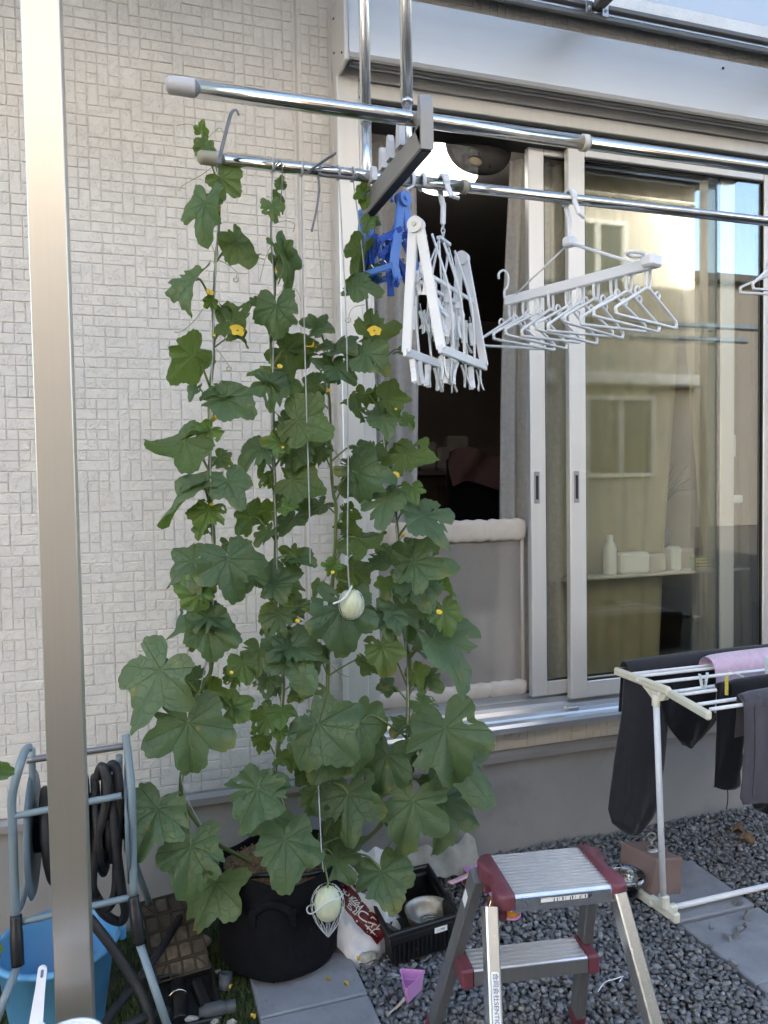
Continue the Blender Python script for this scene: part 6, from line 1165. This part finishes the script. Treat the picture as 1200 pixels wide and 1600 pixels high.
# neighbouring plant whose leaf tips reach in from the left
NP = thing('side_plant', (-.62, -.75, 0), 'green plant whose leaf tips reach in at the left edge', 'plant')
MB().tube(spline([(-.62, -.75, 0), (-.60, -.76, .35), (-.55, -.78, .70)], 5), .006, 8).build('stem', M['stem'], NP)
for (jx, jy, tx, ty, s) in ((-55, 1200, 19, 1206, 76), (-60, 1420, 16, 1488, 100)):
    J = atY(jx, jy, -.80); t = proj(J)[2]; L = s*t/CF; rd_ = ray(jx, jy).normalized(); rt = (_r-rd_*_r.dot(rd_)).normalized(); upv = rt.cross(rd_); Ya = (rt*(tx-jx)-upv*(ty-jy)).normalized(); Za = -rd_; Xa = Ya.cross(Za)
    vs, uv, fs = leaf_mesh('leaf', rdL, .1, .15, .4, .05, .05); mb = MB(); mb.add([J+Xa*(p[0]*L*.6)+Ya*(p[1]*L)+Za*(p[2]*L) for p in vs], fs, True); mb.uv = uv; o = mb.build('leaf', M['leaf'], NP); o.color = (.35, 0, 0, 1); MB().tube([V(-.60, -.76, J.z-.05), J], .003, 6).build('petiole', M['stem'], o)

# ================================================================ INSIDE THE ROOM
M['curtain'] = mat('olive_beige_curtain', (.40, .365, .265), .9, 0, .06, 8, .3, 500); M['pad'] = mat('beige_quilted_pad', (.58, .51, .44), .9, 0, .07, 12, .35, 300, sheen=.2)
def curtain(name, m, xa_t, xb_t, xa_b, xb_b, y, z0, z1, folds, amp, lab):
    o = MB(); o.grid(lambda u, v: V((xa_b+(xb_b-xa_b)*u)*(1-v)+(xa_t+(xb_t-xa_t)*u)*v+.006*math.sin(v*7+u*3), y+amp*math.sin(u*folds*2*math.pi+.6*math.sin(v*2.2))+.25*amp*math.sin(u*folds*5.1+v*3), z0+(z1-z0)*v), int(folds*14), 12)
    return tag(o.build(name, m), lab, 'curtain', 'curtains inside the window')
cx = lambda px, py, y: atY(px, py, y).x
curtain('lace_curtain', M['lace'], .74, cx(652, 300, .13), .74, cx(652, 800, .13), .13, .58, 2.60, 4, .016, 'pale lace curtain gathered at the left of the opening'); curtain('lace_curtain', M['lace'], cx(797, 240, .12), 1.60, cx(770, 812, .12), 1.60, .12, .58, 2.60, 4, .016, 'pale lace curtain hanging beside the slid sash')
curtain('beige_curtain', M['curtain'], 1.44, cx(1074, 500, .20), 1.44, cx(1028, 1000, .20), .20, .58, 2.62, 7, .010, 'wide olive beige curtain behind the left part of the closed pane'); curtain('beige_curtain', M['curtain'], cx(1060, 500, .225), 2.62, cx(1108, 900, .225), 2.62, .225, .58, 2.62, 4, .010, 'narrow olive beige curtain behind the right part of the closed pane')
GT2 = thing('pet_gate', (1.08, .065, .56), 'soft mesh gate with beige padded rails across the open window', 'gate')
def padrail(z0, z1, nm, nseg):
    for k in range(nseg):
        xa, xb = .785+(1.385-.785)*k/nseg, .785+(1.385-.785)*(k+1)/nseg
        def f(u, v):
            a = v*2*math.pi; pin = min(1, (min(u, 1-u)*9)**.5) if 0 < u < 1 else 0; pin = .90+.10*pin; return V(xa+(xb-xa)*u, .065+.020*pin*math.copysign(abs(math.cos(a))**.6, math.cos(a))*(1+.10*math.sin(u*25+a*3)), (z0+z1)/2+(z1-z0)/2*pin*math.copysign(abs(math.sin(a))**.6, math.sin(a))*(1+.05*math.sin(u*19+xa*40)))
        MB().grid(f, 16, 16).build(nm, M['pad'], GT2)
padrail(1.168, 1.250, 'top_rail', 4); padrail(.580, .640, 'bottom_rail', 4)
MB().grid(lambda u, v: V(.788+.594*u, .066+.006*math.sin(u*7+v*2)*math.sin(math.pi*v)+.003*math.sin(u*19), .632+.545*v), 30, 16).build('mesh_panel', M['gate_mesh'], GT2)
for x in (.790, 1.380): MB().tube([(x, .068, .58), (x, .068, 1.24)], .008, 10).build('gate_post', M['pad'], GT2)
# lit ceiling lamp
def emis(name, col, s_):
    m, nt, out = newmat(name); e = nd(nt, 'ShaderNodeEmission'); e.inputs[0].default_value = (*col, 1); e.inputs[1].default_value = s_; nt.links.new(e.outputs[0], out.inputs[0]); return m
lc_ = atY(697, 258, .42); LM = thing('ceiling_lamp', (lc_.x, lc_.y, lc_.z-.10), 'glowing round white lamp under the ceiling of the dark room', 'lamp')
MB().lathe([(.001, -.100), (.06, -.098), (.105, -.085), (.128, -.05), (.130, .0), (.125, .06), (.03, .075)], lc_, 36).build('lamp_shade', emis('lamp_glow', (1, .96, .90), .75), LM); MB().tube([lc_+V(0, 0, .07), V(lc_.x, lc_.y, 2.72)], .012, 8).build('cord', M['white_plastic'], LM)
M['black_net'] = cloth_alpha('black_net', (.075, .07, .065), .88, transl=.1)
nbc = atY(748, 222, .10); NB = thing('laundry_net', nbc-V(0, 0, .12), 'dark net bag sagging below the window head', 'net bag')
def netf(u, v): a = u*2*math.pi; r_ = math.sin(math.pi*.5*min(1, v*1.05))**.8; return nbc+V(.135*r_*math.cos(a)+.01*math.sin(a*3), .055*r_*math.sin(a), -.115*math.cos(math.pi*.5*v)+.006*math.sin(a*4)*v+.07*max(0, v-.75)*4*(.3))
MB().grid(netf, 36, 12).build('net', M['black_net'], NB); MB().ball(nbc+V(-.03, -.035, -.085), .024, 12, 8, (1.2, .4, .8)).build('tag', mat('tan_tag', (.34, .28, .19), .8), NB)
MB().tube([nbc+V(-.13, 0, .03), V(nbc.x-.14, .10, 2.66)], .002, 5).build('net_cord', M['black_net'], NB); MB().tube([nbc+V(.13, 0, .03), V(nbc.x+.14, .10, 2.66)], .002, 5).build('net_cord', M['black_net'], NB)
# furniture and clutter in the dark room
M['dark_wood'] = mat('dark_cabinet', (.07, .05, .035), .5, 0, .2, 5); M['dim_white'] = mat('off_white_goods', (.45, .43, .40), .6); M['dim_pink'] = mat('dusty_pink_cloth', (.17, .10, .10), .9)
CBN = thing('cabinet', (1.45, 2.5, .55), 'dark kitchen cabinet at the back of the room', 'cabinet'); MB().box((1.45, 2.5, .99), (1.9, .5, .88), None, .01).build('carcass', M['dark_wood'], CBN)
for k in range(4): MB().box((.74+.474*k, 2.245, .97), (.46, .014, .78), None, .004).build('door', M['dark_wood'], CBN)
MB().box((1.45, 2.48, 1.445), (1.94, .56, .03), None, .004).build('worktop', mat('worktop', (.20, .17, .14), .4), CBN)
def kit(px, py, w, h, d, m, nm, lab, cat): p = atY(px, py, 2.4); tag(MB().box((p.x, 2.4, 1.462+h/2), (w, d, h), None, min(w, h, d)*.18).build(nm, m), lab, cat)
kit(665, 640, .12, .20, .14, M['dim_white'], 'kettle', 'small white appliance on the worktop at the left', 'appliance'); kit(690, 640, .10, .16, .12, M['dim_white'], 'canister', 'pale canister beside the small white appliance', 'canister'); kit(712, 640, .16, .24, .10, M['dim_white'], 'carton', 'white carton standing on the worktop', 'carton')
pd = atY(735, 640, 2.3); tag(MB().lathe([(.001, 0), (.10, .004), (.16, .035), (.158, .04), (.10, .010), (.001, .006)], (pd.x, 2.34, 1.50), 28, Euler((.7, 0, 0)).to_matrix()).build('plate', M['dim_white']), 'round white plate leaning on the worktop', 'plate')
ch = atY(757, 730, 1.5); CHR = thing('chair', (ch.x, 1.5, .55), 'dark chair with a pink cloth over its back inside the room', 'chair')
MB().box((ch.x, 1.5, 1.00), (.36, .36, .04), None, .01).build('seat', M['black_cloth'], CHR); MB().box((ch.x, 1.66, 1.28), (.34, .04, .50), None, .015).build('backrest', M['black_cloth'], CHR)
for sx in (-.15, .15):
    for sy in (-.15, .15): MB().box((ch.x+sx, 1.5+sy, .765), (.03, .03, .43), None, .004).build('leg', M['dark_wood'], CHR)
pk = MB(); pk.grid(lambda u, v: V(ch.x-.17+.34*u, 1.61+.03*math.sin(u*9+v*4)-.02*v, 1.56-.20*v+.03*math.sin(u*5)), 12, 8); tag(pk.build('pink_cloth', M['dim_pink']), 'dusty pink cloth thrown over the dark chair', 'cloth')
# low table with goods behind the closed pane
tz = atY(990, 858, .42).z
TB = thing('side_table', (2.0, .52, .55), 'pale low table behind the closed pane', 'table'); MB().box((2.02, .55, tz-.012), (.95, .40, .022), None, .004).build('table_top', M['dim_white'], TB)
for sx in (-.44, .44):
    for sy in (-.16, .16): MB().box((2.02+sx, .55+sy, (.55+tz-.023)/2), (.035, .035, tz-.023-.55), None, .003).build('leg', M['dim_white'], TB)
def goods(px, y, w, h, m, nm, lab, cat, d=.08): x = cx(px, 830, y); tag(MB().box((x, y, tz+h/2), (w, d, h), None, .006).build(nm, m), lab, cat)

# cushions lying behind the gate
for px, py, w, h, m, lab in ((625, 1062, .26, .10, mat('rose_cushion', (.38, .15, .19), .9), 'rose cushion on the floor behind the gate at the left'), (735, 1060, .24, .14, mat('grey_cushion', (.20, .19, .19), .9), 'grey cushion on the floor behind the gate at the right'), (770, 980, .16, .30, mat('pale_box', (.55, .53, .50), .8), 'pale upright box behind the gate beside the sash')):
    c = atY(px, py, .28); tag(MB().ball((c.x, .28, .55+h/2), 1.0, 18, 10, (w/2, .10, h/2)).build('cushion', m) if h < .2 else MB().box((c.x, .30, .55+h/2), (w, .12, h), None, .01).build('storage_box', m), lab, 'cushion' if h < .2 else 'box')
x = cx(953, 830, .30)
bo = thing('bottle', (x, .30, tz-.06), 'white pump-less bottle on the window ledge behind the closed pane', 'bottle')
LEDGE = thing('window_ledge', (2.0, .12, tz-.075), 'narrow pale ledge directly behind the closed pane', 'shelf'); MB().box((2.02, .125, tz-.07), (.90, .09, .014), None, .003).build('board', M['dim_white'], LEDGE)
for sx in (1.66, 2.36): MB().box((sx, .125, (.572+tz-.077)/2), (.014, .07, tz-.077-.572), None, .002).build('support', M['dim_white'], LEDGE)
lz = tz-.063; lw = lambda px: cx(px, 850, .12)
bo.location = V(lw(953), .12, lz)
MB().lathe([(.001, 0), (.024, 0), (.026, .006), (.026, .105), (.018, .128), (.0125, .134), (.0125, .158), (.001, .160)], (lw(953), .12, lz), 20).build('bottle_body', M['white_plastic'], bo)
for px, w, h, m, nm, lab, cat in ((988, .135, .085, M['white_plastic'], 'plastic_tub', 'wide white tub beside the bottle behind the pane', 'tub'), (1022, .09, .075, M['dim_white'], 'tissue_pack', 'flat white pack right of the tub behind the pane', 'pack'), (1052, .05, .10, M['pale_blue'], 'refill_pouch', 'pale blue pouch between white pack and green box behind the pane', 'pouch'), (1100, .125, .050, mat('green_carton', (.16, .34, .10), .5), 'green_box', 'green flat box at the right end of the ledge behind the pane', 'box')):
    tag(MB().box((lw(px), .12, lz+h/2), (w, .055, h), None, .010).build(nm, m), lab, cat)
MB().box((lw(1092), .0905, lz+.020), (.078, .001, .058)).build('paper_tag', mat('yellow_paper', (.60, .58, .32), .7)); pt = bpy.data.objects['paper_tag']; tag(pt, 'pale yellow instruction card in front of the green box', 'card')
for k in range(4): text_obj('LES ▬▬▬▬▬' if k == 0 else ('▬▬▬▬▬▬▬▬' if k < 3 else 'X ▬▬'), 'lettering', M['ink'], frame(V(1, 0, 0), V(0, 0, 1), V(0, -1, 0), V(lw(1092), .0895, lz+.040-.013*k)), .010 if k < 3 else .014, pt, .00005)
dk = thing('potted_grass', (lw(1075), .42, tz), 'spiky dark houseplant in a blue pot behind the curtain gap', 'houseplant')
MB().lathe([(.001, 0), (.05, 0), (.065, .09), (.068, .09), (.060, .084), (.001, .08)], (lw(1068)+.12, .45, tz), 24).build('pot', M['blue_dark'], dk)
for k in range(26):
    a = k*2.4; q = .10+.12*((k*.37) % 1); c = V(lw(1068)+.12, .45, tz+.085); MB().tube(spline([c, c+V(q*.35*math.cos(a), q*.3*math.sin(a), .16), c+V(q*math.cos(a), q*.6*math.sin(a), .30-.06*(k % 3))], 4), [.004, .004, .0038, .0035, .003, .0025, .002, .0015, .0006], 5).build('blade', mat('dark_blade', (.02, .05, .03), .5) if k == 0 else bpy.data.materials['dark_blade'], dk)
